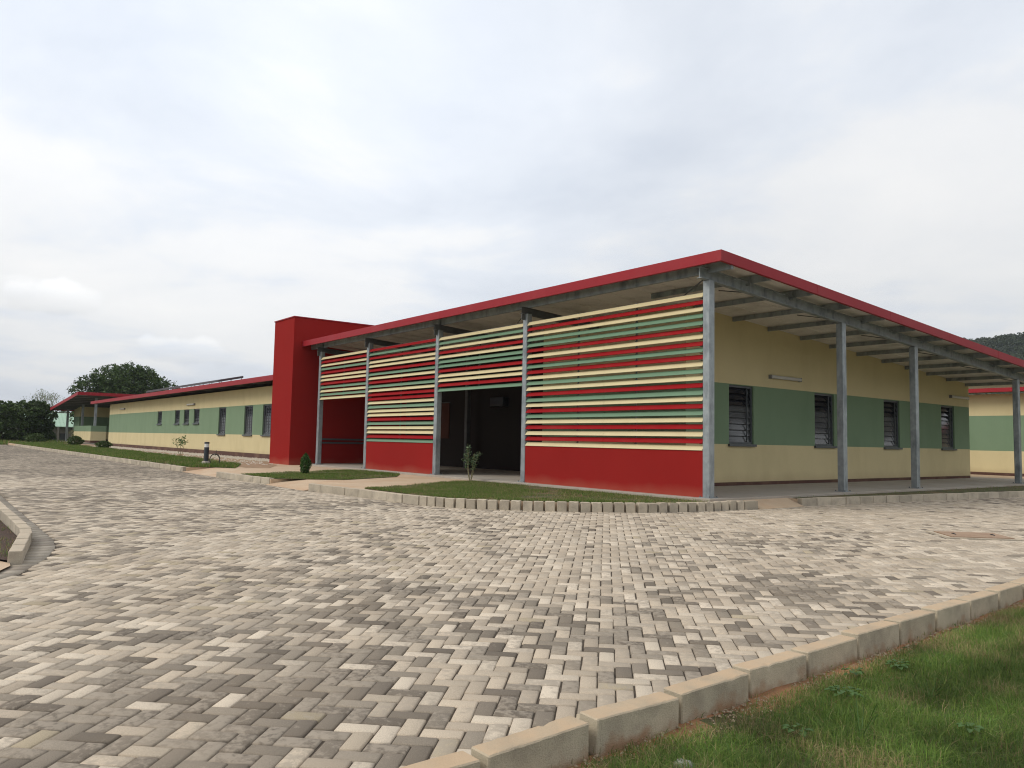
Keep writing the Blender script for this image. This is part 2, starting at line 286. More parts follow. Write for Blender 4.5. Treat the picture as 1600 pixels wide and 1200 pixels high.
def thing(name, label, cat, loc, group=None): return tag(empty(name, loc), label, cat, group)
ORD = 'first second third fourth fifth sixth seventh eighth ninth tenth eleventh twelfth thirteenth fourteenth fifteenth sixteenth seventeenth eighteenth nineteenth twentieth'.split()
def ordw(i):
    if i < 20: return ORD[i]
    tens = {2: 'twenty', 3: 'thirty', 4: 'forty', 5: 'fifty'}[(i + 1) // 10]; u = (i + 1) % 10
    return {20: 'twentieth', 30: 'thirtieth', 40: 'fortieth', 50: 'fiftieth'}[i + 1] if u == 0 else tens + '-' + ORD[u - 1]
def bevel(o, w, seg=2):
    b = o.modifiers.new('bevel', 'BEVEL'); b.width = w; b.segments = seg; b.limit_method = 'ANGLE'; b.angle_limit = R_(40); return o

# height of the paving: level by the building, falling gently towards the camera
def zp(x, y):
    s = .6 * np.asarray(x, float) - .8 * np.asarray(y, float) - 2.0
    s = np.minimum(np.log1p(np.exp(np.clip(s, -30, 30))) if True else s, 15)
    return -0.2 - 0.0137 * s
def zpf(x, y): return float(zp(x, y))

# ------------------------------------------------------------------ ground and terrain
def grid(name, xs, ys, zf, m):
    X, Y = np.meshgrid(xs, ys, indexing='ij'); Z = zf(X, Y); V = np.stack([X, Y, Z], -1).reshape(-1, 3); nx, ny = len(xs), len(ys)
    i = np.arange(nx - 1)[:, None] * ny + np.arange(ny - 1)[None, :]; i = i.ravel()
    return fast_mesh(name, V, [np.stack([i, i + ny, i + ny + 1, i + 1], 1)], m, smooth=True)
def axis(lo, hi, a, b, step): return np.unique(np.concatenate([np.linspace(lo, a, 14), np.arange(a, b, step), np.linspace(b, hi, 14)]))
def gz(X, Y):
    z = zp(X, Y) - .06
    far = np.clip((-X - 95) / 25, 0, 1); return z - .5 * far
kind(grid('ground', axis(-1500, 1500, -130, 60, 5), axis(-1500, 1500, -60, 80, 5), gz, m_field), 'structure')

# paved yard: bedding sheet and herringbone stones as one surface

KX0, KY0, KX1, KY1 = 7.14, -10.14, 6.99, -4.6           # centre line of the near kerb
def kerb_x(y): return KX0 + (np.asarray(y) - KY0) / (KY1 - KY0) * (KX1 - KX0)
# front kerb (road face line) from the far left to the corner, and on along the veranda
ARC = [(-3.1, -4.80), (-2.41, -4.58), (-1.88, -4.23), (-1.36, -3.78), (-0.62, -2.97), (0.02, -2.06), (0.34, -1.2), (0.45, -0.55), (0.52, 0.10), (0.60, 0.74)]
FRONT = [(-74, -5.2), (-3.1, -4.92)]
RIGHT = [(0.50, 2.36), (0.88, 5.87), (1.45, 11.0), (2.3, 18.5), (3.6, 27)]
def yard_limit_y(x):  # y of the building-side kerb for given x (stones beyond lie under the lawn)
    return np.interp(x, [-80, -17, -7, -3.1, -2.41, -1.88, -1.36, -.62, .02, .34, .6], [-5.0, -5.0, -5.0, -4.6, -4.4, -4.05, -3.6, -2.8, -1.9, -1, .7])
def xlim(y): return np.interp(y, [-10, .7, 2.34, 2.4, 5.87, 11, 18.5, 27], [.62, .62, .62, .4, .78, 1.35, 2.2, 3.5])
ISL = [(-9.0, -11.39), (-1.70, -11.385), (-1.19, -11.43), (-0.68, -11.51), (-0.09, -11.61), (0.44, -11.70)]
COURSE = [(-9, -11.07), (-6.43, -11.09), (-3.04, -11.11), (-1.3, -11.12), (-0.62, -11.19), (0.12, -11.37), (0.5, -11.51), (0.96, -11.70), (1.22, -11.88), (1.42, -12.08), (1.75, -12.45), (2.3, -13.2)]
def sand_bed():
    xs = np.arange(-80, 8.1, 1.0); ys_ = np.arange(-16, 26.1, 1.0); X, Y = np.meshgrid(xs, ys_, indexing='ij'); X = np.minimum(X, kerb_x(Y) + .02); X[-1] = kerb_x(Y[-1]) + .021
    V = np.stack([X, Y, zp(X, Y) - .012], -1).reshape(-1, 3); ny = len(ys_); i = (np.arange(len(xs) - 1)[:, None] * ny + np.arange(ny - 1)[None]).ravel()
    kind(fast_mesh('joint_sand', V, [np.stack([i, i + ny, i + ny + 1, i + 1], 1)], m_sand), 'structure')
sand_bed()
def pavers():
    s = 0.104; L = 60; n = 820
    i, j = np.meshgrid(np.arange(-n, n), np.arange(-n, n), indexing='ij'); c = (i - j) % 4
    u = np.array([.7071, .7071]); v = np.array([-.7071, .7071]); org = np.array([3.03, -5.07])
    out = []
    for cc, (w, h) in ((0, (2, 1)), (3, (1, 2))):
        a = i[c == cc]; b = j[c == cc]
        ctr = org + ((a + w / 2)[:, None] * u + (b + h / 2)[:, None] * v) * s
        out.append((ctr, np.full(len(a), w), np.full(len(a), h)))
    ctr = np.concatenate([o[0] for o in out]); w = np.concatenate([o[1] for o in out]); h = np.concatenate([o[2] for o in out])
    x, y = ctr[:, 0], ctr[:, 1]
    P = np.stack([x, y, zp(x, y)], 1) - CP; cc = P @ RC
    d = -cc[:, 2]; px = 800 + FPX * cc[:, 0] / np.maximum(d, .01); py = 600 - FPX * cc[:, 1] / np.maximum(d, .01)
    keep = (d > .6) & (px > -420) & (px < 2020) & (py < 1500) & (x > -74) & (x < kerb_x(y) + .02)
    keep &= ((y < yard_limit_y(x)) | (x > xlim(y)))
    cx = np.array([p[0] for p in COURSE]); cy = np.array([p[1] for p in COURSE])
    keep &= ~((x < 2.3) & (y < np.interp(x, cx, cy) + .02))
    keep &= ~((np.abs((x - 4.87) * .707 + (y + .08) * .707) < .52) & (np.abs((x - 4.87) * -.707 + (y + .08) * .707) < .42))
    x, y, w, h, d = x[keep], y[keep], w[keep], h[keep], d[keep]; k = len(x)
    # patches of darker and paler stones
    def vnoise(x, y, sc, seed):
        r = np.random.default_rng(seed); g = r.random((256, 256)); X = x / sc; Y = y / sc; xi = np.floor(X).astype(int); yi = np.floor(Y).astype(int); fx = X - xi; fy = Y - yi
        fx = fx * fx * (3 - 2 * fx); fy = fy * fy * (3 - 2 * fy); q = lambda a, b: g[a % 256, b % 256]
        return (q(xi, yi) * (1 - fx) + q(xi + 1, yi) * fx) * (1 - fy) + (q(xi, yi + 1) * (1 - fx) + q(xi + 1, yi + 1) * fx) * fy
    pat = .5 * vnoise(x, y, 1.9, 1) + .3 * vnoise(x, y, .7, 2) + .2 * vnoise(x, y, 5, 3)
    pale_zone = np.exp(-((x - 1.5) ** 2 + (y + 1.0) ** 2) / 30)
    r = rng.random(k); darkp = np.clip(.30 + (pat - .5) * 1.6 - .30 * pale_zone + .17 * np.clip((1 - x) / 5, 0, 1), .05, .85)
    pal = np.array([(0.48, 0.42, 0.34), (0.42, 0.36, 0.285), (0.52, 0.455, 0.37), (0.44, 0.375, 0.295), (0.37, 0.315, 0.25)]); dk = np.array([(0.19, 0.160, 0.126), (0.235, 0.20, 0.158), (0.155, 0.13, 0.103), (0.265, 0.226, 0.178)])
    pal = pal * np.array([1.09, 1.07, 1.04]); tint = pal[rng.integers(0, 5, k)]; isd = r < darkp; tint[isd] = dk[rng.integers(0, 4, k)][isd]
    tint = tint * rng.uniform(.86, 1.12, (k, 1)); yel = rng.random(k) < np.where(np.hypot(x - .5, y + 9.5) < 3, .06, .012); tint[yel] = np.array((.40, .335, .235)) * rng.uniform(.8, 1.1, (yel.sum(), 1))
    wear = rng.uniform(-.22, .13, k)
    g = .0065; bv = .0085
    hu = (w * s / 2 - g / 2); hv = (h * s / 2 - g / 2); jit = rng.normal(0, .0025, (k, 2)); rot = rng.normal(0, .006, k)
    zj = rng.normal(0, .0012, k)
    def ring(ins, dz):
        pts = []
        for a, b in ((-1, -1), (1, -1), (1, 1), (-1, 1)):
            lu = a * (hu - ins); lv = b * (hv - ins); lu2 = lu - lv * rot; lv2 = lv + lu * rot
            X = x + jit[:, 0] + lu2 * u[0] + lv2 * v[0]; Y = y + jit[:, 1] + lu2 * u[1] + lv2 * v[1]
            X = np.where(y < 3, np.minimum(X, kerb_x(Y)), X)
            pts.append(np.stack([X, Y, zp(X, Y) + dz + zj], 1))
        return np.stack(pts, 1)
    top = ring(bv, 0); mid = ring(0.0015, -.005); bot = ring(0, -.016)
    near = d < 22
    V = []; F4 = []; T = []; Wr = []
    kn = near.sum(); A = np.concatenate([top[near], mid[near], bot[near]], 1).reshape(-1, 3)
    b0 = np.arange(kn)[:, None] * 12
    quads = [(0, 1, 2, 3)] + [(4 + i, 4 + (i + 1) % 4, (i + 1) % 4, i) for i in range(4)] + [(8 + i, 8 + (i + 1) % 4, 4 + (i + 1) % 4, 4 + i) for i in range(4)]
    Q = (b0[:, :, None] + np.array(quads)[None]).reshape(-1, 4)
    T = np.repeat(tint[near], 9, 0); Wr = np.repeat(wear[near], 9)
    kf = (~near).sum(); B = top[~near].reshape(-1, 3); Q2 = kn * 12 + np.arange(kf)[:, None] * 4 + np.arange(4)[None]
    ob = fast_mesh('paved_yard', np.concatenate([A, B]), [np.concatenate([Q, Q2])], m_paver, np.concatenate([T, tint[~near]]), np.concatenate([Wr, wear[~near]]))
    kind(ob, 'structure')
pavers()

# flat sheets between kerb and building
def sheet(name, poly, z, m, k='structure'):
    me = bpy.data.meshes.new(name); me.from_pydata([(x, y, z) for x, y in poly], [], [tuple(range(len(poly)))]); me.materials.append(m); me.update()
    o = link(name, me)
    if k: o['kind'] = k
    return o
ARCI = [(x - .10, y + .10) for x, y in ARC]
fore = [(-76, -5.1), (-17.55, -5.1), (-17.55, -4.2), (-13.8, -4.2), (-13.8, -5.1), (-9.95, -5.1), (-9.95, -4.3), (-7.5, -4.3), (-7.5, -5.0), (-3.1, -4.75)] + ARCI[:-1] + [(.5, .78), (.24, .78), (.24, 2.34), (0.48, 2.36), (0.85, 5.87), (1.4, 11.0), (2.25, 18.5), (3.5, 27), (-30, 27), (-30, 1.2), (-76, 1.2)]
def sheet_box(name, poly, z, m, depth=.25):
    b = MB(); b.prism(poly, z - depth, z); o = b.build(name, m); o['kind'] = 'structure'; return o
sheet_box('path', fore, -.058, m_path)
def ramp(x0, x1, y0, y1, f):
    b = MB(); b.zbox(x0, x1, y0, y1, -.4, f); kind(b.build('path', m_path), 'structure')
for x0, x1, ya in ((-17.55, -13.8, -4.2), (-9.95, -7.5, -4.3)): ramp(x0, x1, -5.24, ya, lambda x, y, ya=ya: -.058 + (ya - y) / (ya + 5.24) * -.138)
ramp(.24, .66, .78, 2.34, lambda x, y: -.045 - (x - .24) / .42 * .150)
LA = [(-5.60, -4.68), (-7.3, -1.2), (-7.7, -.31), (-5.65, -.31), (.30, -.31), (.40, -.1), (0.36, -.75), (.20, -1.3), (-.12, -2.0), (-.75, -2.85), (-1.5, -3.66), (-2.0, -4.07), (-2.5, -4.4), (-3.1, -4.6)]
LB = [(-12.6, -4.98), (-13.44, -2.94), (-14.3, -.65), (-13.9, -.32), (-11.6, -.32), (-10.0, -1.35), (-8.95, -3.5), (-9.5, -4.35), (-10.0, -5.0)]
LC = [(-17.58, -4.97), (-17.5, -4.3), (-16.6, -3.8), (-19.5, -2.6), (-26.5, -2.1), (-36, -2.0), (-52.8, -1.3), (-68, -1.4), (-76, -1.5), (-76, -4.97)]
sheet('lawn_soil', LA, -.048, m_lawn); sheet('lawn_soil', LB, -.048, m_lawn); sheet('lawn_soil', LC, -.048, m_lawn)
sheet('bare_soil', [(-20.0, -3.0), (-17.0, -3.3), (-16.6, -2.6), (-19.5, -1.2), (-21.4, -.9), (-21.4, .95), (-63, .95), (-76, .9), (-76, -1.2), (-52.8, -1.0), (-36, -1.7), (-26.5, -1.8)], -.052, m_dirt)
LR = [(.66, 3.0), (.62, 2.6), (.52, 2.42), (.92, 5.9), (1.48, 11), (2.3, 18.5), (3.5, 27), (2.2, 27), (.66, 20.4)]
LR = [(.27, 2.5), (.42, 2.44), (.82, 5.9), (1.35, 11), (2.2, 18.5), (3.4, 27), (1.0, 27), (.27, 20.4)]
sheet('lawn_soil', LR, -.048, m_lawn)
# near lawn (camera side of the near kerb) and planted island on the left
ys = np.linspace(-18, 12, 200); xsl = np.linspace(0, 14, 80)
def near_lawn():
    X = kerb_x(ys)[:, None] + .03 + (xsl[None, :] ** 1.3) * .6; Y = np.repeat(ys[:, None], len(xsl), 1)
    r = np.random.default_rng(3); Z = zp(X, Y) - .005 + .018 * np.sin(X * 5.1 + Y * 3.3) * np.sin(Y * 4.7 - X * 2) - np.clip(.25 - (X - kerb_x(Y)), 0, .25) * .05 + r.normal(0, .003, X.shape)
    V = np.stack([X, Y, Z], -1).reshape(-1, 3); ny = len(xsl); i = (np.arange(len(ys) - 1)[:, None] * ny + np.arange(ny - 1)[None]).ravel()
    F = np.stack([i, i + 1, i + ny + 1, i + ny], 1); cx = X.reshape(-1)[i] - kerb_x(Y.reshape(-1)[i])
    edge = .22 + .12 * np.sin(Y.reshape(-1)[i] * 2.1) + .08 * np.sin(Y.reshape(-1)[i] * 6.3)
    kind(fast_mesh('lawn_soil', V, [F], [m_orange, m_lawn], smooth=True, midx=(cx > edge).astype(int)), 'structure')
near_lawn()
sheet('dark_soil', [(-9, -11.46), (-1.7, -11.455), (-.7, -11.58), (.36, -11.74), (.1, -11.86), (-1.5, -12.2), (-9, -13)], -.262, m_dsoil)
b = MB()
pc = [(0.42, -11.73), (.6, -11.74), (1.0, -11.9), (1.3, -12.2), (1.55, -12.6), (2.0, -13.3), (-1.5, -13.3), (-1.5, -12.2), (.1, -11.84)]
sheet('path', pc, -.281, m_path)

# ------------------------------------------------------------------ kerb stones
def kerb_mesh(name, L, W, H, seed, rough=.0035, nx=14):
    r = random.Random(seed); import bmesh
    bm = bmesh.new(); bmesh.ops.create_cube(bm, size=1)
    for v in bm.verts: v.co = Vector((v.co.x * L, v.co.y * W, (v.co.z + .5) * H))
    bmesh.ops.bevel(bm, geom=[e for e in bm.edges], offset=.006, segments=1, affect='EDGES')
    es = [e for e in bm.edges if e.calc_length() > .08]
    bmesh.ops.subdivide_edges(bm, edges=es, cuts=nx, use_grid_fill=True)
    ph = [r.uniform(0, 6) for _ in range(6)]
    for v in bm.verts:
        x, y, z = v.co; edge = (abs(abs(y) - W / 2) < .011) + (abs(z - H) < .011) + (abs(abs(x) - L / 2) < .011)
        n = math.sin(x * 23 + ph[0]) * math.sin(z * 31 + ph[1]) + math.sin(x * 51 + ph[2] + y * 40)
        v.co += Vector((0, 1 if y > 0 else -1, 0)) * n * rough * .12 + Vector((0, 0, 1)) * (z / H) * (math.sin(x * 9 + ph[3]) * rough * .12 + (-abs(math.sin(x * 37 + ph[4]) * math.sin(x * 91 + ph[5])) * rough * .7 if edge >= 2 else 0))
    if r.random() < .7:   # a chipped corner or edge
        cx = r.choice([-1, 1]) * L / 2 * r.uniform(.3, 1); cy = r.choice([-1, 1]) * W / 2
        for v in bm.verts:
            dd = math.hypot(v.co.x - cx, v.co.y - cy, v.co.z - H) if False else math.sqrt((v.co.x - cx) ** 2 + (v.co.y - cy) ** 2 + (v.co.z - H) ** 2)
            if dd < .035: v.co += (Vector((0, 0, H * .5)) - v.co).normalized() * (.035 - dd) * .45
    me = bpy.data.meshes.new(name); bm.to_mesh(me); bm.free(); return me
def along(pts, s):
    for (x0, y0), (x1, y1) in zip(pts, pts[1:]):
        l = math.hypot(x1 - x0, y1 - y0)
        if s <= l: return x0 + (x1 - x0) * s / l, y0 + (y1 - y0) * s / l, math.atan2(y1 - y0, x1 - x0)
        s -= l
    l = math.hypot(x1 - x0, y1 - y0); return x1 + (x1 - x0) * s / l, y1 + (y1 - y0) * s / l, math.atan2(y1 - y0, x1 - x0)
def plen(pts): return sum(math.hypot(b[0] - a[0], b[1] - a[1]) for a, b in zip(pts, pts[1:]))
def kerb_row(pts, L, n, labelf, group, m, H=.165, W=.125, variants=4, seed=1, s0=0, gap=.012, lift=0., rough=.0035, nx=6, tilt=.01):
    ms = []
    for k in range(variants):
        me = kerb_mesh('kerbstone', L - gap, W, H + .12, seed * 10 + k, rough, nx); me.materials.append(m); ms.append(me)
    rr = random.Random(seed)
    for i in range(n):
        x, y, a = along(pts, s0 + (i + .5) * L)
        o = link('kerbstone', ms[rr.randrange(variants)]); o.location = (x + rr.gauss(0, .004), y + rr.gauss(0, .004), zpf(x, y) - .12 + lift + rr.gauss(0, .003))
        o.rotation_euler = (rr.gauss(0, tilt), rr.gauss(0, tilt * .5), a + rr.gauss(0, tilt) + (math.pi if rr.random() < .5 else 0))
        tag(o, labelf(i, n), 'kerbstone', group)
# near kerb
SL = .615; NB, NF = 3, 12
dy = math.hypot(KX1 - KX0, KY1 - KY0); dirk = ((KX1 - KX0) / dy, (KY1 - KY0) / dy)
near_line = [(KX0 - dirk[0] * NB * SL, KY0 - dirk[1] * NB * SL), (KX0 + dirk[0] * 20, KY0 + dirk[1] * 20)]
def lab_near(i, n):
    if i < 2: return 'large pale kerbstone beside the near lawn, the %s one nearest the camera' % ('very' if i == 0 else 'second')
    return 'large pale kerbstone beside the near lawn, %s from the bottom edge of the photo' % ordw(i - 2)
kerb_row(near_line, SL, NB + NF, lab_near, 'large kerbstones between the paving and the near lawn', m_kerbn, H=.14, W=.125, variants=7, seed=3, nx=16, rough=.005, tilt=.015, gap=.045)
# front straight row left of the corner arc, in pieces broken by the paths
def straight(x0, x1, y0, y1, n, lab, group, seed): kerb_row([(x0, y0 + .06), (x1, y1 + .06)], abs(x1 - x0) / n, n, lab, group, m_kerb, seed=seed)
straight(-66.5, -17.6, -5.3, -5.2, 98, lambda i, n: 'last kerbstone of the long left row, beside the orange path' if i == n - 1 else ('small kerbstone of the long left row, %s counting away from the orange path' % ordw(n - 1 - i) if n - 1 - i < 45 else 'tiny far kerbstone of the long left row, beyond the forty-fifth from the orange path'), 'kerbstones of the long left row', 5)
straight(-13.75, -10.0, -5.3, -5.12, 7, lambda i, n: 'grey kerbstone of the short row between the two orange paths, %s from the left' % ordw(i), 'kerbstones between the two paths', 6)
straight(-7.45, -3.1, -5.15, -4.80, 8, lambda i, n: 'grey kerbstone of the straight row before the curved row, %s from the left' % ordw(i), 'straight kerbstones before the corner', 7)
arcl = plen(ARC)
AR = [(x - .05 * (1 if x > -.3 else .3), y + .05) for x, y in ARC]
na = 32
def lab_arc(i, n):
    return 'small block kerbstone of the curved row, %s from its left end' % ordw(i)
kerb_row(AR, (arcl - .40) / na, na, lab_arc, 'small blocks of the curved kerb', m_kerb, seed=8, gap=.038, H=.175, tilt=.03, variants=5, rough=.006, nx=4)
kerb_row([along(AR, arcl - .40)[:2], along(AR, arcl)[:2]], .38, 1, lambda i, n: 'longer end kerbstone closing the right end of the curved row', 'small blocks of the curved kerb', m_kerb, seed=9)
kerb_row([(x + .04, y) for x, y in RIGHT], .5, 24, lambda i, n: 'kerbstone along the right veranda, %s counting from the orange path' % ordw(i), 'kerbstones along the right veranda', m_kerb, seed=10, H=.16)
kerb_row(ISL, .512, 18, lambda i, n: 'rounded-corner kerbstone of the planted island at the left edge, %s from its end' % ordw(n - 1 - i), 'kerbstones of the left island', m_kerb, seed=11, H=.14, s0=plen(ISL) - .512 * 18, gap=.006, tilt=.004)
# flat course of stones round the island
def course():
    b = MB(); n = int(plen(COURSE) / .21)
    for i in range(n):
        x0, y0, a = along(COURSE, i * .21 + .008); x1, y1, a2 = along(COURSE, (i + 1) * .21 - .008)
        nx_, ny_ = math.sin(a), -math.cos(a); nx2, ny2 = math.sin(a2), -math.cos(a2); w = .26
        p = [(x0 + nx_ * w, y0 + ny_ * w), (x1 + nx2 * w, y1 + ny2 * w), (x1, y1), (x0, y0)]
        b.hexa([(q[0], q[1], zpf(*q) - .05) for q in p] + [(q[0], q[1], zpf(*q) + .004) for q in p])
    nf = len(b.f); pc_ = np.array([(.33, .29, .235), (.38, .335, .27), (.29, .25, .205), (.42, .37, .30)])[rng.integers(0, 4, nf // 6)]
    o = fast_mesh('edge_course', np.array(b.v), [np.array(b.f)], m_paver, np.repeat(pc_, 6, 0), np.full(nf, -.05)); o['kind'] = 'structure'
course()

# ------------------------------------------------------------------ buildings
def wall(mb, ax, c, t, a0, a1, z0, bands, top, openings=()):
    """bands: [(z_upper, material index)], the last one runs up to top(x, y)"""
    A = sorted({a0, a1, *[o[0] for o in openings], *[o[1] for o in openings]}); zs = [z0] + [b[0] for b in bands[:-1]]
    Z = sorted({*zs, *[o[2] for o in openings], *[o[3] for o in openings]})
    for p, q in zip(A, A[1:]):
        m = (p + q) / 2
        for k, z in enumerate(Z):
            last = k == len(Z) - 1; zt = None if last else Z[k + 1]; zm = z + .01
            if any(o[0] < m < o[1] and o[2] - .001 <= z < o[3] - .001 for o in openings): continue
            mi = next((b[1] for b in bands if zm < b[0]), bands[-1][1])
            if ax == 'x': mb.zbox(p, q, c, c + t, z, top if last else zt, mi)
            else: mb.zbox(c, c + t, p, q, z, top if last else zt, mi)
def obox(mb, p, e, n, a0, a1, d0, d1, z0, z1, mi=0):
    P = Vector(p); e = Vector(e); n = Vector(n); c = [(a0, d0), (a1, d0), (a1, d1), (a0, d1)]
    if e.cross(n).z < 0: c = c[::-1]
    return mb.hexa([P + e * a + n * d + Vector((0, 0, z0)) for a, d in c] + [P + e * a + n * d + Vector((0, 0, z1)) for a, d in c], mi)
def window(parent, p, e, n, w, h, blades, bars=(0.78,)):
    """p: left lower corner on the outer wall face (seen from outside), e: to the right, n: outwards"""
    f = MB(); fr = .055
    d0, d1 = -.13, -.05
    obox(f, p, e, n, 0, fr, d0, d1, 0, h); obox(f, p, e, n, w - fr, w, d0, d1, 0, h)
    obox(f, p, e, n, fr, w - fr, d0, d1, h - fr, h); obox(f, p, e, n, fr, w - fr, d0, d1, 0, fr)
    for b in bars: obox(f, p, e, n, w * b - .012, w * b + .012, -.062, -.036, fr, h - fr)
    fo = f.build('window', m_frame, parent)
    g = MB(); st = (h - 2 * fr) / blades
    for k in range(blades):
        z = fr + k * st; P = Vector(p); E = Vector(e); Nn = Vector(n); a, c = fr, w - fr
        op = 0.016 if k < blades - 3 else .030
        q = [P + E * a + Nn * (-.085 + op) + Vector((0, 0, z)), P + E * c + Nn * (-.085 + op) + Vector((0, 0, z)), P + E * c + Nn * (-.10 - op) + Vector((0, 0, z + st * 1.06)), P + E * a + Nn * (-.10 - op) + Vector((0, 0, z + st * 1.06))]
        o = Nn * .005; g.hexa([q[0], q[1], q[1] - o, q[0] - o, q[3], q[2], q[2] - o, q[3] - o], 1 if k >= blades - 3 else 0)
    g.build('pane', [m_glass, m_glassd], fo)
    s = MB(); obox(s, p, e, n, -.05, w + .05, -.05, .07, -.065, -.001); s.build('sill', m_frame, fo)
    return fo
def wall_light(p, e, n, L, label):
    t = thing('wall_light', label, 'wall light', Vector(p), 'tube lights on the cream walls')
    a = MB(); obox(a, p, e, n, -L / 2, L / 2, 0, .035, -.03, .03); obox(a, p, e, n, -L / 2 - .03, -L / 2, 0, .10, -.055, .055); obox(a, p, e, n, L / 2, L / 2 + .03, 0, .10, -.055, .055)
    a.build('housing', m_lampg, t)
    d = MB(); P = Vector(p) + Vector(n) * .065; E = Vector(e); d.tube([P - E * (L / 2), P + E * (L / 2)], .048, 12); d.build('diffuser', m_lamp, t, smooth=False)
def column(name, parent, x, y, z0, z1, s=.085, m=m_galv):
    b = MB(); h = s
    b.prism([(x - h, y - h + .012), (x - h + .012, y - h), (x + h - .012, y - h), (x + h, y - h + .012), (x + h, y + h - .012), (x + h - .012, y + h), (x - h + .012, y + h), (x - h, y + h - .012)], z0 + .014, z1)
    b.box(x - s - .05, x + s + .05, y - s - .05, y + s + .05, z0, z0 + .013)
    o = b.build(name, m, parent)
    c = MB()
    for sx, sy in ((-1, -1), (1, -1), (1, 1), (-1, 1)): c.tube([(x + sx * (s + .03), y + sy * (s + .03), z0 + .013), (x + sx * (s + .03), y + sy * (s + .03), z0 + .04)], .012, 6)
    c.build('bolt', m_galv2, o)
    return o

# main pavilion with the louvred front
F = lambda x, y: 4.82 - .061 * (y + .4)
def off(d): return lambda x, y: F(x, y) + d
main = thing('pavilion', 'cream and green pavilion with striped louvre front and red-edged sloping roof, nearest building', 'building', (-6, 8, 0))
BW = [(.09, 0), (1.08, 1), (2.67, 2), (9, 1)]
b = MB()
wins = [(4.34, 5.42), (8.45, 9.53), (12.60, 13.67), (16.82, 17.89)]
wall(b, 'y', -2.9, .2, 2.6, 19.2, 0, BW, off(-.07), [(a, c, 1.09, 2.65) for a, c in wins])
wall(b, 'x', 2.6, .2, -8.2, -2.9, 0, BW, off(-.07))
wall(b, 'x', 19.0, .2, -19.4, -2.9, 0, BW, off(-.07))
b.build('wall', [m_brown, m_cream, m_green], main)
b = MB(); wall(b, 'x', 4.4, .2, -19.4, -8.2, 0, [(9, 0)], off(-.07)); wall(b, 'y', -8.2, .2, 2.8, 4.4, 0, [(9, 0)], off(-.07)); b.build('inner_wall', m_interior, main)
for a, c in wins: window(main, (-2.7, a, 1.09), (0, 1, 0), (1, 0, 0), c - a, 1.56, 9)
# roof: lined sheet, red skin, ribs
b = MB(); b.zbox(-19.43, .59, -.39, 20.6, off(-.06), off(-.03), 0); b.zbox(-19.43, .598, -.398, 20.62, off(-.028), off(-.004), 1)
for i in range(26): 
    x = .45 - i * .78; b.zbox(x - .02, x, -.38, 20.5, off(-.072), off(-.0595), 0)
roof = b.build('roof', [m_sheet, m_sheetred], main)
b = MB(); b.box(-19.45, .60, -.42, -.40, 4.82 - .205, 4.83); b.box(-19.45, .60, -.40, -.35, 4.82 - .205, 4.82 - .198)
for x in (-2.9, -6.2, -9.5, -12.8, -16.1): b.box(x, x + .10, -.4225, -.42, 4.82 - .204, 4.829)
b.build('fascia', m_fascia, roof)
b = MB(); b.zbox(.60, .62, -.42, 20.62, off(-.205), off(.01)); b.zbox(.55, .60, -.35, 20.6, off(-.205), off(-.198))
for y in (3.0, 6.3, 9.6, 12.9, 16.2): b.zbox(.62, .6225, y, y + .1, off(-.204), off(.009))
b.build('fascia', m_fascia, roof)
# columns
CX = [0, -5.80, -10.03, -14.50, -18.45]; CY = [5.09, 8.83, 16.0]
for x in CX: column('column', main, x, 0, 0, 4.36)
for y in CY: column('column', main, 0, y, 0, F(0, y) - .44)
for x in (-14.2, -9.6): column('inner_column', main, x, 4.0, 0, F(x, 4) - .3, m=m_galv2)
# beams
b = MB(); b.ibeam((0, -.30, F(0, -.3) - .20), (0, 20.4, F(0, 20.4) - .20), .12, .23); b.build('side_beam', m_galv, main)
for i, (xa, xb) in enumerate(zip([.57] + [x - .02 for x in CX[1:]], [x + .0 for x in CX[1:]] + [-19.44])):
    b = MB(); z = F(0, 0) - (.075 if i % 2 else .085)
    xe = xb - (.45 if i < 4 else 0); xs = xa
    yy = .0 if i % 2 == 0 else .075
    b.box(xe, xs, yy - .035, yy + .035, z - .19, z); b.build('eave_beam', m_galv, main)
for x in CX[1:]:
    b = MB(); b.ibeam((x, -.2, F(x, -.2) - .27), (x, 4.39, F(x, 4.39) - .27), .12, .18); b.build('rafter', m_galv2, main)
    b = MB(); b.box(x - .14, x + .14, -.075, .075, 4.365, 4.378); b.box(x - .01, x + .01, -.2, -.08, 4.2, 4.45); b.build('bracket', m_galv2, main)
PY = [1.31 + 1.60 * i for i in range(12)]
for i, y in enumerate(PY):
    b = MB(); z = F(0, y) - .075
    b.box(-2.69, -.095, y - .03, y + .03, z - .115, z - .001); b.box(-.0945, .56, y - .03, y + .03, z - .155, z - .001); b.box(-.09, .09, y - .05, y - .0305, z - .20, z - .02)
    b.build('purlin', m_galv2 if False else m_galv, main)
for i, y in enumerate(PY[:-1]):
    if i % 2: continue
    b = MB(); z0 = F(0, y) - .40; b.tube([(-.04, y + .1, z0), (-1.15, y + .55, F(0, y + .5) - .10)], .013, 6); b.build('brace_rod', m_galv2, main)
b = MB(); b.tube([(-.08, -.03, 4.42), (-1.05, .5, 4.27)], .014, 6)
for x in CX[1:-1]: b.tube([(x - .08, 0, 4.42), (x - 1.05, .5, 4.30)], .014, 6)
b.build('brace_rod', m_galv2, main)
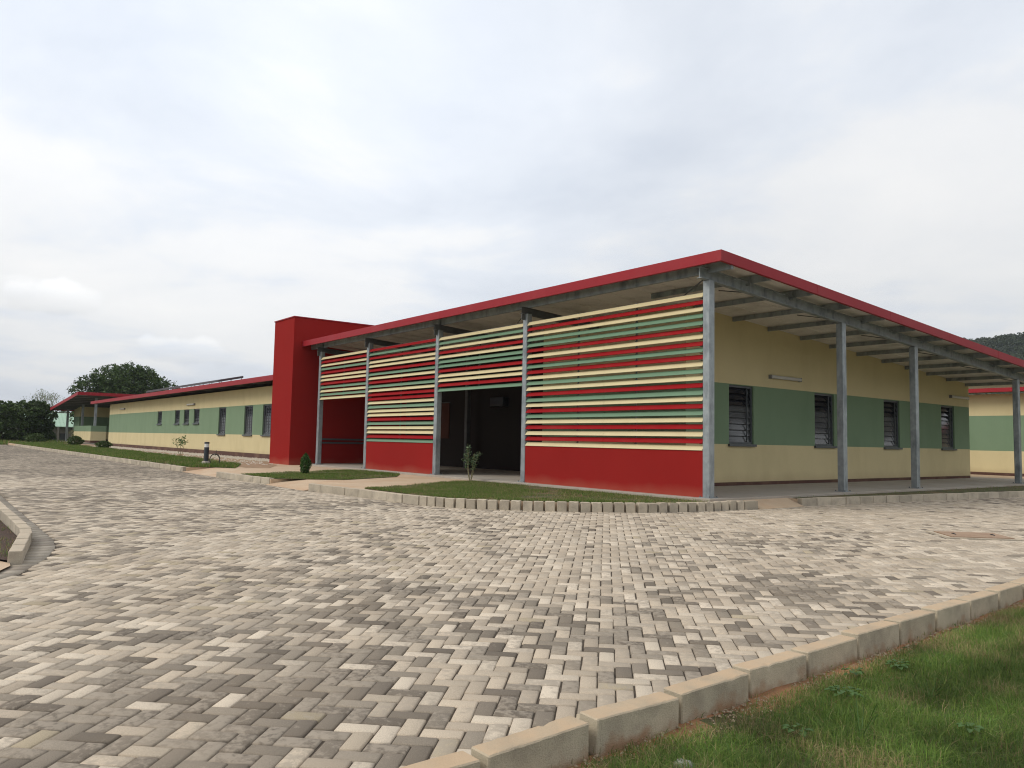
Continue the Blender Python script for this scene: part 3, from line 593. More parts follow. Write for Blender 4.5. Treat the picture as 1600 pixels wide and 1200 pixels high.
# louvre screens
C_, R__, G_ = 2, 0, 1
S1 = 'crcggrcrgrcgcrgcrgcrcrc'; S2 = 'cgcrcggrccrg'; S3 = 'rgrccrgcrgcrrcgccrgccrg'; S4 = 'crcgrccrgcgc'
slm = {'r': m_sred, 'g': m_sgreen, 'c': m_scream}
def screen(xa, xb, colours, zb, lowwall):
    f = MB(); xm = (xa + xb) / 2 - .0; zt = 4.16; n = len(colours)
    zlo = zb - .05
    rods = [xa + (xb - xa) / 3, xa + (xb - xa) * 2 / 3] if colours is S1 else [xm]
    for x in rods: f.box(x - .012, x + .012, .0, .03, zlo, zt)
    for x in (xb + .012, xa - .05): f.box(x, x + .03, .034, .06, zlo, zt)
    f.box(xb + .02, xa - .03, .036, .058, zt - .03, zt - .002); f.box(xb + .02, xa - .03, .036, .058, zlo + .002, zlo + .03)
    for i in range(n):
        z = zb + .141 * i
        [f.box(x - .022, x + .022, -.022, .001, z + .052, z + .066) for x in rods]; f.box(xb + .015, xb + .07, -.05, .034, z - .07, z - .06); f.box(xa - .10, xa - .015, -.05, .034, z - .07, z - .06)
    s = f.build('louvre_screen', m_scream if False else m_galv2, main)
    for i, ch in enumerate(colours[::-1]):
        z = zb + .141 * i + random.gauss(0, .003); sag = random.gauss(0, .003)
        q = MB(); t = .010; xs = [xa - .006, xm + .002, xm - .002, xb + .006]
        for u0, u1 in ((0, 1), (2, 3)):
            x0, x1 = xs[u1], xs[u0]
            y0, z0, y1, z1 = -.090, z - .053 + sag, -.006, z + .045 + sag
            q.hexa([(x0, y0, z0), (x1, y0, z0), (x1, y0 + t, z0 - .004), (x0, y0 + t, z0 - .004), (x0, y1 - t, z1), (x1, y1 - t, z1), (x1, y1, z1 - .004), (x0, y1, z1 - .004)])
            q.hexa([(x0, y0 + t + .001, z0 - .006), (x1, y0 + t + .001, z0 - .006), (x1, y0 + .045, z0 + .004), (x0, y0 + .045, z0 + .004), (x0, y0 + t + .001, z0 - .001), (x1, y0 + t + .001, z0 - .001), (x1, y0 + .045, z0 + .009), (x0, y0 + .045, z0 + .009)])
        q.build('slat', slm[ch], s)
    if lowwall:
        q = MB(); q.box(xb + .002, xa - .002, -.07, .08, 0, .935); q.build('parapet', m_red, main)
e = .087
screen(CX[0] - e, CX[1] + e, S1, .99, True); screen(CX[1] - e, CX[2] + e, S2, .99 + .141 * 11, False)
screen(CX[2] - e, CX[3] + e, S3, .99, True); screen(CX[3] - e, CX[4] + e, S4, .99 + .141 * 11, False)
# floor slab
b = MB(); b.prism([(-19.44, -.28), (.25, -.28), (.25, 20.4), (-19.44, 20.4)], -.30, 0); o = b.build('floor_slab', m_conc); bevel(o, .012); kind(o, 'structure')
# things seen inside
t = thing('notice_board', 'dim red-brown board on the back wall inside the dark opening', 'board', (-16.6, 4.38, 1.1))
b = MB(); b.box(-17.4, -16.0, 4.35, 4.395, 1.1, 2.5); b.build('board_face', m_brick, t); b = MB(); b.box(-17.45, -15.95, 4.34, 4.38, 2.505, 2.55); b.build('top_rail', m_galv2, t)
t = thing('air_conditioner', 'grey wall unit high on the back wall inside the dark opening', 'air conditioner', (-12.6, 4.2, 2.3))
b = MB(); b.box(-13.0, -12.2, 4.14, 4.395, 2.28, 2.62); bevel(b.build('casing', m_boll, t), .02); b = MB(); b.box(-12.95, -12.25, 4.12, 4.139, 2.30, 2.36); b.build('vent', m_rail, t)
wall_light((-2.7, 6.88, 2.97), (0, 1, 0), (1, 0, 0), 1.45, 'grey tube light on the veranda wall between first and second windows')
wall_light((-2.7, 18.25, 3.0), (0, 1, 0), (1, 0, 0), 1.45, 'pale tube light at the far end of the veranda wall above last window')

# red tower
t = thing('red_tower', 'tall flat-topped red block wall projecting between the pavilion and the long wing', 'tower', (-20.5, 3, -.1))
b = MB(); b.box(-21.50, -19.45, -.77, 8.0, -.12, 5.77); bevel(b.build('wall', m_red, t), .006)
b = MB(); b.box(-21.53, -19.42, -.80, 8.03, 5.771, 5.81); b.build('coping', m_fascia, t)
for z in (.83, .97):
    b = MB(); b.box(-19.41, -19.385, .45, 4.30, z - .035, z + .035)
    for y in (.9, 2.2, 3.5): b.box(-19.45, -19.41, y, y + .05, z - .03, z + .03)
    b.build('handrail', m_frame, t)

# long wing
F2 = lambda x, y: 3.78 + .05 * (y - .2)
lw = thing('long_wing', 'long low cream and green wing with small barred windows behind the red tower', 'building', (-42, 6, 0))
W2 = [(.19, 0), (1.11, 1), (2.59, 2), (9, 1)]
big = [(-33.95, -32.75), (-29.85, -28.65), (-27.25, -26.05)]; small = [(-47.1, -46.0), (-42.8, -41.7), (-40.75, -39.65), (-38.65, -37.55)]
b = MB(); wall(b, 'x', 1.0, .2, -63.0, -21.5, -.06, W2, lambda x, y: 3.44, [(a, c, 1.10, 2.57) for a, c in big] + [(a, c, 1.72, 2.59) for a, c in small])
wall(b, 'y', -63.0, .2, 1.2, 12, -.06, W2, lambda x, y: 3.44); wall(b, 'x', 12.0, .2, -63, -21.5, -.06, W2, lambda x, y: 3.44)
b.build('wall', [m_brown, m_cream, m_green], lw)
for a, c in big: window(lw, (a, 1.0, 1.10), (1, 0, 0), (0, -1, 0), c - a, 1.47, 9, (.3, .55, .8))
for a, c in small: window(lw, (a, 1.0, 1.72), (1, 0, 0), (0, -1, 0), c - a, .87, 5, (.3, .55, .8))
b = MB(); b.zbox(-66.9, -21.51, .21, 13, lambda x, y: F2(x, y) - .06, lambda x, y: F2(x, y) - .03, 0); b.zbox(-66.98, -21.51, .202, 13, lambda x, y: F2(x, y) - .028, lambda x, y: F2(x, y) - .005, 1)
rf = b.build('roof', [m_sheet, m_sheetred], lw)
b = MB(); b.box(-67, -21.51, .18, .20, 3.55, 3.79); b.box(-67, -21.51, .20, .25, 3.55, 3.557); b.zbox(-67.02, -67.0, .18, 13, lambda x, y: F2(x, y) - .23, lambda x, y: F2(x, y) + .01)
for i in range(14): b.box(-64 + i * 3.2, -63.9 + i * 3.2, .1775, .18, 3.551, 3.789)
b.build('fascia', m_fascia, rf)
for i in range(15):
    b = MB(); x = -65.6 + i * 3.0; b.beam((x, .25, F2(0, .25) - .07), (x, 11.9, F2(0, 11.9) - .07), .10, .20); b.build('rafter', m_galv2, lw)
wall_light((-39.2, 1.0, 2.87), (1, 0, 0), (0, -1, 0), 1.4, 'small tube light above the row of three small windows on the long wing')
wall_light((-57.9, 1.0, 2.97), (1, 0, 0), (0, -1, 0), 1.4, 'tiny tube light near the far left end of the long wing')
# solar panels on the long wing roof
t = thing('solar_array', 'thin dark row of solar panels standing on the long wing roof', 'solar panels', (-41.5, 2.6, 3.9))
for i in range(9):
    xa = -51.6 + i * 1.85; b = MB(); P = [(xa, 1.2, 4.05), (xa + 1.845, 1.2, 4.05), (xa + 1.845, 2.6, 4.37), (xa, 2.6, 4.37)]
    b.hexa([(x, y, z - .0) for x, y, z in P] + [(x, y, z + .12) for x, y, z in P]); pn = b.build('panel', m_pvframe, t)
    b = MB(); P = [(xa + .04, 1.24, 4.185), (xa + 1.78, 1.24, 4.185), (xa + 1.78, 2.56, 4.487), (xa + .04, 2.56, 4.487)]; b.hexa([(x, y, z) for x, y, z in P] + [(x, y, z + .006) for x, y, z in P]); b.build('cells', m_pvback, pn)
for i in range(10):
    b = MB(); x = -51.5 + i * 1.83; b.box(x, x + .04, 1.25, 1.29, F2(0, 1.27) - .002, 4.055); b.box(x, x + .04, 2.5, 2.54, F2(0, 2.5) - .002, 4.34); b.build('bracket', m_pvframe, t)

# far left porch building
F3 = lambda x, y: 4.85 + (x + 72.5) * .067
pb = thing('porch_building', 'far small building with sloping red-edged porch roof and low cream and green wall', 'building', (-80, 5, .1))
W3 = [(.30, 0), (1.15, 1), (2.75, 2), (9, 1)]
b = MB(); wall(b, 'y', -85.2, .2, 2.4, 5, .05, W3, lambda x, y: F3(x, y) - .2); wall(b, 'x', 2.2, .2, -88.5, -85, .05, W3, lambda x, y: F3(x, y) - .2); wall(b, 'x', 5, .2, -85.2, -73, .05, W3, lambda x, y: F3(x, y) - .2); wall(b, 'y', -73, .2, 5, 13, .05, W3, lambda x, y: F3(x, y) - .2); wall(b, 'x', 13, .2, -88.5, -73, .05, W3, lambda x, y: F3(x, y) - .2); wall(b, 'y', -88.5, .2, 2.4, 13, .05, W3, lambda x, y: F3(x, y) - .2)
b.build('wall', [m_brown, m_cream, m_green], pb)
b = MB(); W4 = [(.28, 0), (1.15, 1), (9, 2)]; wall(b, 'x', 1.55, .2, -83.6, -74.3, .05, W4, lambda x, y: 1.72); wall(b, 'y', -74.5, .2, 1.75, 2.9, .05, W4, lambda x, y: 1.72)
b.build('low_wall', [m_brown, m_cream, m_green], pb)
b = MB(); b.zbox(-89.4, -72.5, 0, 14, lambda x, y: F3(x, y) - .09, lambda x, y: F3(x, y) - .06, 0); b.zbox(-89.4, -72.5, 0, 14, lambda x, y: F3(x, y) - .058, lambda x, y: F3(x, y) - .01, 1); rf = b.build('roof', [m_sheet, m_sheetred], pb)
b = MB(); b.zbox(-89.42, -72.48, -.03, -.003, lambda x, y: F3(x, y) - .30, lambda x, y: F3(x, y)); b.zbox(-72.497, -72.47, -.002, 14, lambda x, y: F3(x, y) - .30, lambda x, y: F3(x, y)); b.zbox(-89.45, -89.42, -.03, 14, lambda x, y: F3(x, y) - .30, lambda x, y: F3(x, y))
b.build('fascia', m_fascia, rf)
for i in range(10):
    b = MB(); x = -88.5 + i * 1.7; b.box(x, x + .08, .05, 13.9, F3(x, 0) - .26, F3(x, 0) - .10); b.build('purlin', m_galv2, pb)
for x, y in ((-74.72, 1.95), (-81.6, 1.95), (-87.9, 1.5)): column('column', pb, x, y, .05, F3(x, y) - .27, .11)
b = MB(); b.prism([(-90, .6), (-73.2, .6), (-73.2, 14), (-90, 14)], -.4, .05); b.build('floor', m_conc, pb)

# right back building
rb = thing('rear_building', 'cream and green building with red gutter line seen behind the veranda at right edge', 'building', (4, 30, -.1))
W5 = [(.07, 0), (1.04, 1), (2.62, 2), (9, 1)]
b = MB(); wall(b, 'x', 26.0, .2, -16, 18, -.14, W5, lambda x, y: 3.6, [(-6.55, -5.45, 1.75, 2.62), (9, 10.1, 1.05, 2.6)]); wall(b, 'y', 17.8, .2, 26.2, 36, -.14, W5, lambda x, y: 3.6); wall(b, 'y', -16, .2, 26.2, 36, -.14, W5, lambda x, y: 3.6); wall(b, 'x', 36, .2, -16, 18, -.14, W5, lambda x, y: 3.6)
b.build('wall', [m_brown, m_cream, m_green], rb)
window(rb, (-6.55, 26, 1.75), (1, 0, 0), (0, -1, 0), 1.1, .87, 5, (.3, .55, .8)); window(rb, (9, 26, 1.05), (1, 0, 0), (0, -1, 0), 1.1, 1.55, 9, (.3, .55, .8))
b = MB(); b.zbox(-16.5, 18.6, 25.31, 37, lambda x, y: 3.80 + .05 * (y - 25.3), lambda x, y: 3.85 + .05 * (y - 25.3)); rf = b.build('roof', m_sheetred, rb)
b = MB(); b.box(-16.5, 18.6, 25.27, 25.30, 3.64, 3.86); b.build('fascia', m_fascia, rf)
b = MB(); b.box(-16, 18.5, 25.0, 25.99, -.35, -.16); 
for i in range(40): b.box(-15.6 + i * .85, -15.5 + i * .85, 24.97, 24.999, -.30, -.20, 1)
o = b.build('rear_apron', [m_conc, m_darkgap]); kind(o, 'structure')

# far left house with pale green roof
t = thing('green_roofed_house', 'distant house with pale green metal roof glimpsed between tree and porch', 'house', (-121, 8, -.7))
b = MB(); b.box(-126, -118.2, 0, 16, -.75, 1.9); b.build('wall', m_hwall, t)
b = MB(); b.hexa([(-117.4, -.6, 1.75), (-117.4, 16.6, 1.75), (-122, 16.6, 3.75), (-122, -.6, 3.75), (-117.4, -.6, 1.83), (-117.4, 16.6, 1.83), (-122, 16.6, 3.83), (-122, -.6, 3.83)])
b.hexa([(-122, -.6, 3.75), (-122, 16.6, 3.75), (-126.8, 16.6, 1.75), (-126.8, -.6, 1.75), (-122, -.6, 3.83), (-122, 16.6, 3.83), (-126.8, 16.6, 1.83), (-126.8, -.6, 1.83)])
for i in range(34): b.beam((-117.4, -.5 + i * .5, 1.87), (-122, -.5 + i * .5, 3.87), .05, .03)
b.build('roof', m_palegreen, t)
for y in (2.2, 3.6, 5.0, 7.5, 9.5):
    b = MB(); b.box(-118.2, -118.12, y, y + .9, -.6, .85); b.build('window', m_rail, t)
for y in (1.4, 4.7, 6.6):
    column('post', t, -117.5, y, -.75, 1.74, .12, m_hwall)

# ------------------------------------------------------------------ street furniture and small things
t = thing('bollard_light', 'dark round bollard light with white lens on a concrete foot in the grass', 'bollard light', (-19.4, -3.92, -.05))
cx, cy = -19.4, -3.92
b = MB(); b.prism([(cx + .30 * math.cos(k * 1.0472 + .5), cy + .26 * math.sin(k * 1.0472 + .5)) for k in range(6)], -.10, .03); b.v = [(x + (cx - x) * (.5 if z > 0 else 0), y + (cy - y) * (.5 if z > 0 else 0), z + (.07 if z > 0 else 0)) for x, y, z in b.v]; b.build('footing', m_conc, t)
b = MB(); b.tube([(cx, cy, .06), (cx, cy, .60)], .085, 20); b.build('post', m_boll, t)
b = MB(); b.tube([(cx, cy, .60), (cx, cy, .73)], [.078, .078], 20); b.build('lens', m_white, t)
b = MB(); b.tube([(cx, cy, .73), (cx, cy, .79)], [.088, .088], 20); b.build('cap', m_boll, t)
b = MB(); pts = []
for k in range(150):
    a = k * .22; r = .205 + .012 * math.sin(k * .19); q = math.sin(a * .16) * .05; pts.append((-18.95 + r * math.cos(a) * .78 + q, -3.75 + r * math.cos(a) * .62, .16 + r * math.sin(a)))
b.tube(pts[:118], .012, 6); b.tube([(-18.95, -3.75, .30), (-18.95, -3.70, .45), (-18.99, -3.7, .5)], .010, 6)
tag(b.build('cable_coil', m_cable, smooth=True), 'coil of dark cable standing upright beside the bollard light', 'cable')
t = thing('manhole_cover', 'rusty square inspection cover set flush in the paving at right', 'manhole cover', (4.87, -.08, zpf(4.87, -.08)))
def rot(p): 
    a = R_(45); return 4.87 + p[0] * math.cos(a) - p[1] * math.sin(a), -.08 + p[0] * math.sin(a) + p[1] * math.cos(a)
def mbx(b, x0, x1, y0, y1, za, zb): 
    pr = [rot(p) for p in ((x0, y0), (x1, y0), (x1, y1), (x0, y1))]; b.hexa([(x, y, zpf(x, y) + za) for x, y in pr] + [(x, y, zpf(x, y) + zb) for x, y in pr])
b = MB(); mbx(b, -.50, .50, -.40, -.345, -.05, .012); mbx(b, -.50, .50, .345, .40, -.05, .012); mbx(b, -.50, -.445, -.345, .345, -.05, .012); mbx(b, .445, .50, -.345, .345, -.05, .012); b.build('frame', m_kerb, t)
b = MB(); mbx(b, -.42, .42, -.32, .32, -.03, .020); b.build('cover', m_rust, t)
for s in (-1, 1):
    b = MB(); x, y = rot((s * .27, 0)); q = rot((s * .27, .07)); r = rot((s * .27, -.07)); b.tube([(r[0], r[1], zpf(x, y) + .018), (x, y, zpf(x, y) + .03), (q[0], q[1], zpf(x, y) + .018)], .009, 6); b.build('handle', m_rail, t)
def pebble(x, y, r, sd):
    b = MB(); rr = random.Random(sd); n = 10; 
    vs = []; fs = []
    for j in range(6):
        th = j / 5 * math.pi
        for k in range(n): 
            a = k / n * 2 * math.pi; f = 1 + rr.uniform(-.08, .08); vs.append((x + r * f * math.sin(th) * math.cos(a) * 1.2, y + r * f * math.sin(th) * math.sin(a), zpf(x, y) + .01 + r * .6 * math.cos(th) * f))
    fs = [(j * n + k, (j + 1) * n + k, (j + 1) * n + (k + 1) % n, j * n + (k + 1) % n) for j in range(5) for k in range(n)]
    b.add(vs, fs); return b.build('stone', m_stone, smooth=True)
tag(pebble(7.54, -9.92, .045, 1), 'rounded grey stone lying in the near grass at the bottom of the photo', 'stone')
# loose gravel strip in front of the long wing
def gravel():
    n = 5200; x = rng.uniform(-62, -19.6, n); y = np.where(rng.random(n) < .8, rng.uniform(-.2, .98, n), rng.uniform(-2.6, .4, n)); keep = ~((x > -21.6) & (y > -.9)); x = x[keep]; y = y[keep]; n = len(x)
    r = rng.uniform(.02, .06, n); base = np.array([(-1, -1, 0), (1, -1, 0), (1, 1, 0), (-1, 1, 0), (0, 0, 1)], float)
    a = rng.uniform(0, 6.3, n); c, s = np.cos(a), np.sin(a); V = np.empty((n, 5, 3))
    for k in range(5):
        bx, by, bz = base[k]; V[:, k, 0] = x + r * (bx * c - by * s); V[:, k, 1] = y + r * (bx * s + by * c) * .8; V[:, k, 2] = -.055 + bz * r * .9
    q = np.arange(n)[:, None] * 5; F = (q[:, :, None] + np.array([(0, 1, 4), (1, 2, 4), (2, 3, 4), (3, 0, 4)])[None]).reshape(-1, 3)
    kind(fast_mesh('gravel', V.reshape(-1, 3), [F], m_gravel), 'stuff')
gravel()
def grit():
    n = 2600; y = rng.uniform(-12, -.5, n); x = kerb_x(y) + .07 + np.abs(rng.normal(0, .12, n)); r = rng.uniform(.002, .009, n) ; z = zp(x, y) - .004
    base = np.array([(-1, -1, 0), (1, -1, 0), (1, 1, 0), (-1, 1, 0), (.2, -.1, 1)], float); a = rng.uniform(0, 6.3, n); c, s = np.cos(a), np.sin(a); V = np.empty((n, 5, 3))
    for k in range(5):
        bx, by, bz = base[k]; V[:, k, 0] = x + r * (bx * c - by * s); V[:, k, 1] = y + r * (bx * s + by * c) * .8; V[:, k, 2] = z + bz * r * .9
    q = np.arange(n)[:, None] * 5; F = (q[:, :, None] + np.array([(0, 1, 4), (1, 2, 4), (2, 3, 4), (3, 0, 4)])[None]).reshape(-1, 3)
    kind(fast_mesh('grit', V.reshape(-1, 3), [F], m_grit), 'stuff')
grit()

# ------------------------------------------------------------------ plants
def inpoly(x, y, poly):
    p = np.array(poly); ins = np.zeros(len(x), bool); j = len(p) - 1
    for i in range(len(p)):
        xi, yi = p[i]; xj, yj = p[j]; c = ((yi > y) != (yj > y)) & (x < (xj - xi) * (y - yi) / (yj - yi + 1e-12) + xi); ins ^= c; j = i
    return ins
def vn(x, y, sc, seed):
    r = np.random.default_rng(seed); g = r.random((128, 128)); X = x / sc + 500; Y = y / sc + 500; xi = np.floor(X).astype(int); yi = np.floor(Y).astype(int); fx = X - xi; fy = Y - yi; fx = fx * fx * (3 - 2 * fx); fy = fy * fy * (3 - 2 * fy)
    q = lambda a, b: g[a % 128, b % 128]; return (q(xi, yi) * (1 - fx) + q(xi + 1, yi) * fx) * (1 - fy) + (q(xi, yi + 1) * (1 - fx) + q(xi + 1, yi + 1) * fx) * fy
GR = np.array([(0.085, 0.15, 0.026), (0.115, 0.18, 0.034), (0.06, 0.115, 0.024), (0.15, 0.20, 0.045), (0.095, 0.155, 0.035)]); DRY = np.array([(0.30, 0.24, 0.12), (0.24, 0.17, 0.09), (0.22, 0.20, 0.09)])
def blades(name, x, y, z, h, w, tint, lean=.5, parent=None, curl=.5):
    n = len(x); a = rng.uniform(0, 2 * np.pi, n); la = rng.uniform(0, 2 * np.pi, n); ln = np.abs(rng.normal(0, lean, n)) * h
    c, s = np.cos(a), np.sin(a); dx, dy = np.cos(la) * ln, np.sin(la) * ln; V = np.empty((n, 5, 3))
    for k, (t, ww) in enumerate(((0, 1), (0, -1), (.55, -.75), (.55, .75), (1, 0))):
        V[:, k, 0] = x + dx * t ** (1 + curl * 1.5) + c * w * ww / 2; V[:, k, 1] = y + dy * t ** (1 + curl * 1.5) + s * w * ww / 2; V[:, k, 2] = z + h * t * (1 - curl * .35 * t * np.minimum(ln / h, 1.5))
    q = np.arange(n) * 5; F4 = np.stack([q, q + 1, q + 2, q + 3], 1); F3_ = np.stack([q + 3, q + 2, q + 4], 1)
    return fast_mesh(name, V.reshape(-1, 3), [F4, F3_], m_grass, np.concatenate([tint, tint]), parent=parent)
def grass_tint(n, dry): 
    t = GR[rng.integers(0, len(GR), n)].copy(); d = rng.random(n) < dry; t[d] = DRY[rng.integers(0, 3, n)][d]; return t * rng.uniform(.85, 1.5, (n, 1))
def near_grass():
    n = 900000; y = rng.uniform(-13.2, -.5, n); x = kerb_x(y) + .04 + rng.random(n) ** 1.25 * 4.6
    cc = (np.stack([x, y, zp(x, y)], 1) - CP) @ RC; d = -cc[:, 2]; px = 800 + FPX * cc[:, 0] / np.maximum(d, .05); py = 600 - FPX * cc[:, 1] / np.maximum(d, .05)
    k = (d > .5) & (px > 250) & (px < 2250) & (py < 1560); x, y, d = x[k], y[k], d[k]
    dist = x - kerb_x(y); p = vn(x, y, .55, 11) * .6 + vn(x, y, .16, 12) * .4
    edge = .16 + .20 * vn(x, y, .5, 14)
    k = rng.random(len(x)) < np.clip((dist - edge * .45) / .12, .03, 1) * np.clip(.45 + p * 1.3, 0, 1); x, y, d, p, dist = x[k], y[k], d[k], p[k], dist[k]; n = len(x)
    h = rng.uniform(.025, .075, n) * (.6 + .9 * p) * np.clip(.5 + dist * 1.2, .5, 1.15) * np.where(rng.random(n) < .02, 1.8, 1)
    dp = np.clip(.10 + 1.2 * (vn(x, y, .32, 21) - .55), .06, .7) + np.where(dist < .3, .25, 0)
    t = grass_tint(n, dp) * (.55 + .95 * vn(x, y, .3, 31))[:, None]
    kind(blades('near_lawn_grass', x, y, zp(x, y) - .004, h, rng.uniform(.0018, .0040, n), t, 1.15, curl=.8), 'stuff')
near_grass()
def lawn_grass(poly, n, hm, w, zb, dry, seed, edge=0):
    p = np.array(poly); x = rng.uniform(p[:, 0].min(), p[:, 0].max(), n); y = rng.uniform(p[:, 1].min(), p[:, 1].max(), n); k = inpoly(x, y, poly); x, y = x[k], y[k]
    q = vn(x, y, .9, seed) * .6 + vn(x, y, .3, seed + 1) * .4; k = rng.random(len(x)) < np.clip(q * 3.2 - .85, .04, 1) * (1 - .95 * np.exp(-np.clip(-.31 - y, 0, 9) / (.12 + 1.0 * vn(x, y, 1.1, seed + 7)))); x, y, q = x[k], y[k], q[k]; n = len(x)
    h = rng.uniform(.5, 1.3, n) * hm * (.6 + .8 * q); t = grass_tint(n, np.clip(dry + .6 * (.5 - q), .02, .8)); return kind(blades('lawn_grass', x, y, np.full(n, zb), h, rng.uniform(.7, 1.3, n) * w, t, .6), 'stuff')
lawn_grass(LA, 150000, .045, .006, -.05, .32, 41); lawn_grass(LB, 80000, .05, .007, -.05, .25, 43); lawn_grass(LC, 200000, .11, .015, -.055, .2, 45); lawn_grass(LR, 60000, .05, .007, -.05, .1, 47)
isl = [(-7, -11.47), (-1.7, -11.46), (-.7, -11.58), (.3, -11.75), (0, -11.86), (-1.5, -12.1), (-7, -12.6)]
lawn_grass(isl, 5200, .05, .006, -.265, .3, 49)
# rough tall grass beyond the far end of the yard
def far_grass():
    n = 60000; x = rng.uniform(-118, -74, n); y = rng.uniform(-26, 1.2, n); k = ~((x > -90) & (y > .4)); x, y = x[k], y[k]; q = vn(x, y, 3, 51); h = rng.uniform(.12, .5, len(x)) * (.3 + q)
    kind(blades('tall_grass', x, y, gz(x, y) , h + .1, rng.uniform(.03, .07, len(x)), grass_tint(len(x), .25), .4), 'stuff')
far_grass()
def leaf_cloud(name, pts, size, cols, parent=None, up=.3, aspect=.5, jitter=.3, m=m_leaf, nrm=None):
    """pts (n,3) leaf centres; four-sided pointed leaves"""
    n = len(pts); d = rng.normal(0, 1, (n, 3)); d[:, 2] = d[:, 2] * .6 - up * .3; d /= np.linalg.norm(d, axis=1)[:, None]
    e = rng.normal(0, 1, (n, 3)); e -= (e * d).sum(1)[:, None] * d; e /= np.linalg.norm(e, axis=1)[:, None]
    s = size * rng.uniform(1 - jitter, 1 + jitter, (n, 1)); V = np.stack([pts - d * s * .5, pts + e * s * aspect * .5, pts + d * s * .5, pts - e * s * aspect * .5], 1)
    V[:, 1:4:2] += np.array([0, 0, .12]) * s[:, :, None] 
    t = np.array(cols)[rng.integers(0, len(cols), n)] * rng.uniform(.7, 1.3, (n, 1))
    return fast_mesh(name, V.reshape(-1, 3), [np.arange(n * 4).reshape(n, 4)], m, t, parent=parent)
def limb(b, a, c, r0, r1, wob=.15, seg=6, n=5):
    a = Vector(a); c = Vector(c); L = (c - a).length; pts = []; ph = random.uniform(0, 6)
    for i in range(n + 1): t = i / n; pts.append(a.lerp(c, t) + Vector((math.sin(t * 3 + ph), math.cos(t * 4 + ph), 0)) * wob * L * .3 * math.sin(t * math.pi)); 
    b.tube(pts, [r0 + (r1 - r0) * i / n for i in range(n + 1)], seg); return pts
DG = [(0.042, 0.075, 0.022), (0.055, 0.095, 0.026), (0.034, 0.062, 0.022), (0.07, 0.115, 0.03), (0.085, 0.125, 0.036)]
MG = [(0.060, 0.10, 0.028), (0.075, 0.115, 0.032), (0.05, 0.085, 0.026), (0.09, 0.125, 0.04)]
def tree(label, x, y, z0, h, rx, ry, lobes, nleaf, leaf, cols, trunk_h=.3, group='trees beyond the yard', m=m_bark, seed=0, cb=0.0):
    random.seed(seed); t = thing('broadleaf_tree', label, 'tree', (x, y, z0), group)
    b = MB(); zc = z0 + h * (trunk_h); limb(b, (x, y, z0 - .2), (x, y, zc + h * .15), h * .045, h * .03, .05, 8)
    cl = []
    for i in range(lobes):
        a = i * 2.4 + random.uniform(-.3, .3); rr = math.sqrt((i + .5) / lobes) * .82; dz = random.uniform(-.12, .12)
        cxx, cyy = x + rx * rr * math.cos(a), y + ry * rr * math.sin(a); top = z0 + h * (1 - .42 * rr ** 2.2) ; lo = z0 + h * (trunk_h * .75 + cb)
        rl = (rx + ry) / 2 * random.uniform(.24, .36)
        for lvl in range(3 if rr > .3 else 2):
            zz = top - rl * .6 - (top - lo - rl) * lvl / 2.6 + dz * rl; cl.append((cxx + random.uniform(-.2, .2) * rl, cyy + random.uniform(-.2, .2) * rl, zz, rl * random.uniform(.8, 1.1)))
        if i % 2 == 0: limb(b, (x, y, zc), (cxx, cyy, (top + lo) / 2), h * .018, h * .006, .2, 6)
    b.build('trunk', m, t)
    P = []; per = nleaf // len(cl)
    for (a, c, zz, rl) in cl:
        # leaves grouped in sprays on each bough
        ns = max(6, per // 14); d = rng.normal(0, 1, (ns, 3)); d /= np.linalg.norm(d, axis=1)[:, None]; rad = rl * rng.uniform(.72, 1.0, (ns, 1)); ctr = np.array([a, c, zz]) + d * rad * np.array([1, 1, .78])
        k = per // ns; P.append((ctr[:, None, :] + rng.normal(0, rl * .085, (ns, k, 3))).reshape(-1, 3))
    P = np.concatenate(P); P = P[P[:, 2] > z0 + .1]
    leaf_cloud('crown', P, leaf, cols, t, aspect=.55)
    return t
tree('large dark domed tree rising behind the porch roof', -102, 10.4, -.6, 10.6, 6.0, 6.3, 30, 60000, .28, DG, .3, seed=1)
tree('low dark bushy tree just left of the green-roofed house', -92, -1.5, -.4, 4.9, 2.6, 2.6, 16, 24000, .24, DG, .12, seed=2, cb=-.1)
tree('loose mid-green tree at the left edge of the photo', -88, -4.6, -.4, 4.6, 2.4, 2.6, 14, 12000, .26, MG, .15, seed=3, cb=-.1)
tree('mid-green tree standing behind the loose tree at the left edge', -95, -8.0, -.4, 5.2, 3, 3.2, 14, 14000, .28, MG, .15, seed=4, cb=-.1)
def bare_tree(label, x, y, z0, h, seed):
    random.seed(seed); t = thing('bare_tree', label, 'tree', (x, y, z0), 'thin pale trees on the left horizon'); b = MB(); tips = []
    def rec(p, d, L, r, lv):
        q = p + d * L; b.tube([p, (p + q) / 2 + Vector((random.gauss(0, .04), random.gauss(0, .04), 0)) * L, q], [r, r * .85, r * .7], 5, cap=False)
        if lv == 0: tips.append(q); return
        for _ in range(3): rec(q, (d + Vector((random.gauss(0, .45), random.gauss(0, .45), random.uniform(-.05, .35)))).normalized(), L * random.uniform(.6, .8), r * .62, lv - 1)
    rec(Vector((x, y, z0)), Vector((0, 0, 1)), h * .36, h * .016, 4); b.build('trunk', m_palebark, t)
    P = np.array([tuple(v) for v in tips]); P = (P[:, None, :] + rng.normal(0, .22, (len(P), 3, 3))).reshape(-1, 3); leaf_cloud('crown', P, .22, [(.22, .24, .15), (.17, .20, .11)], t)
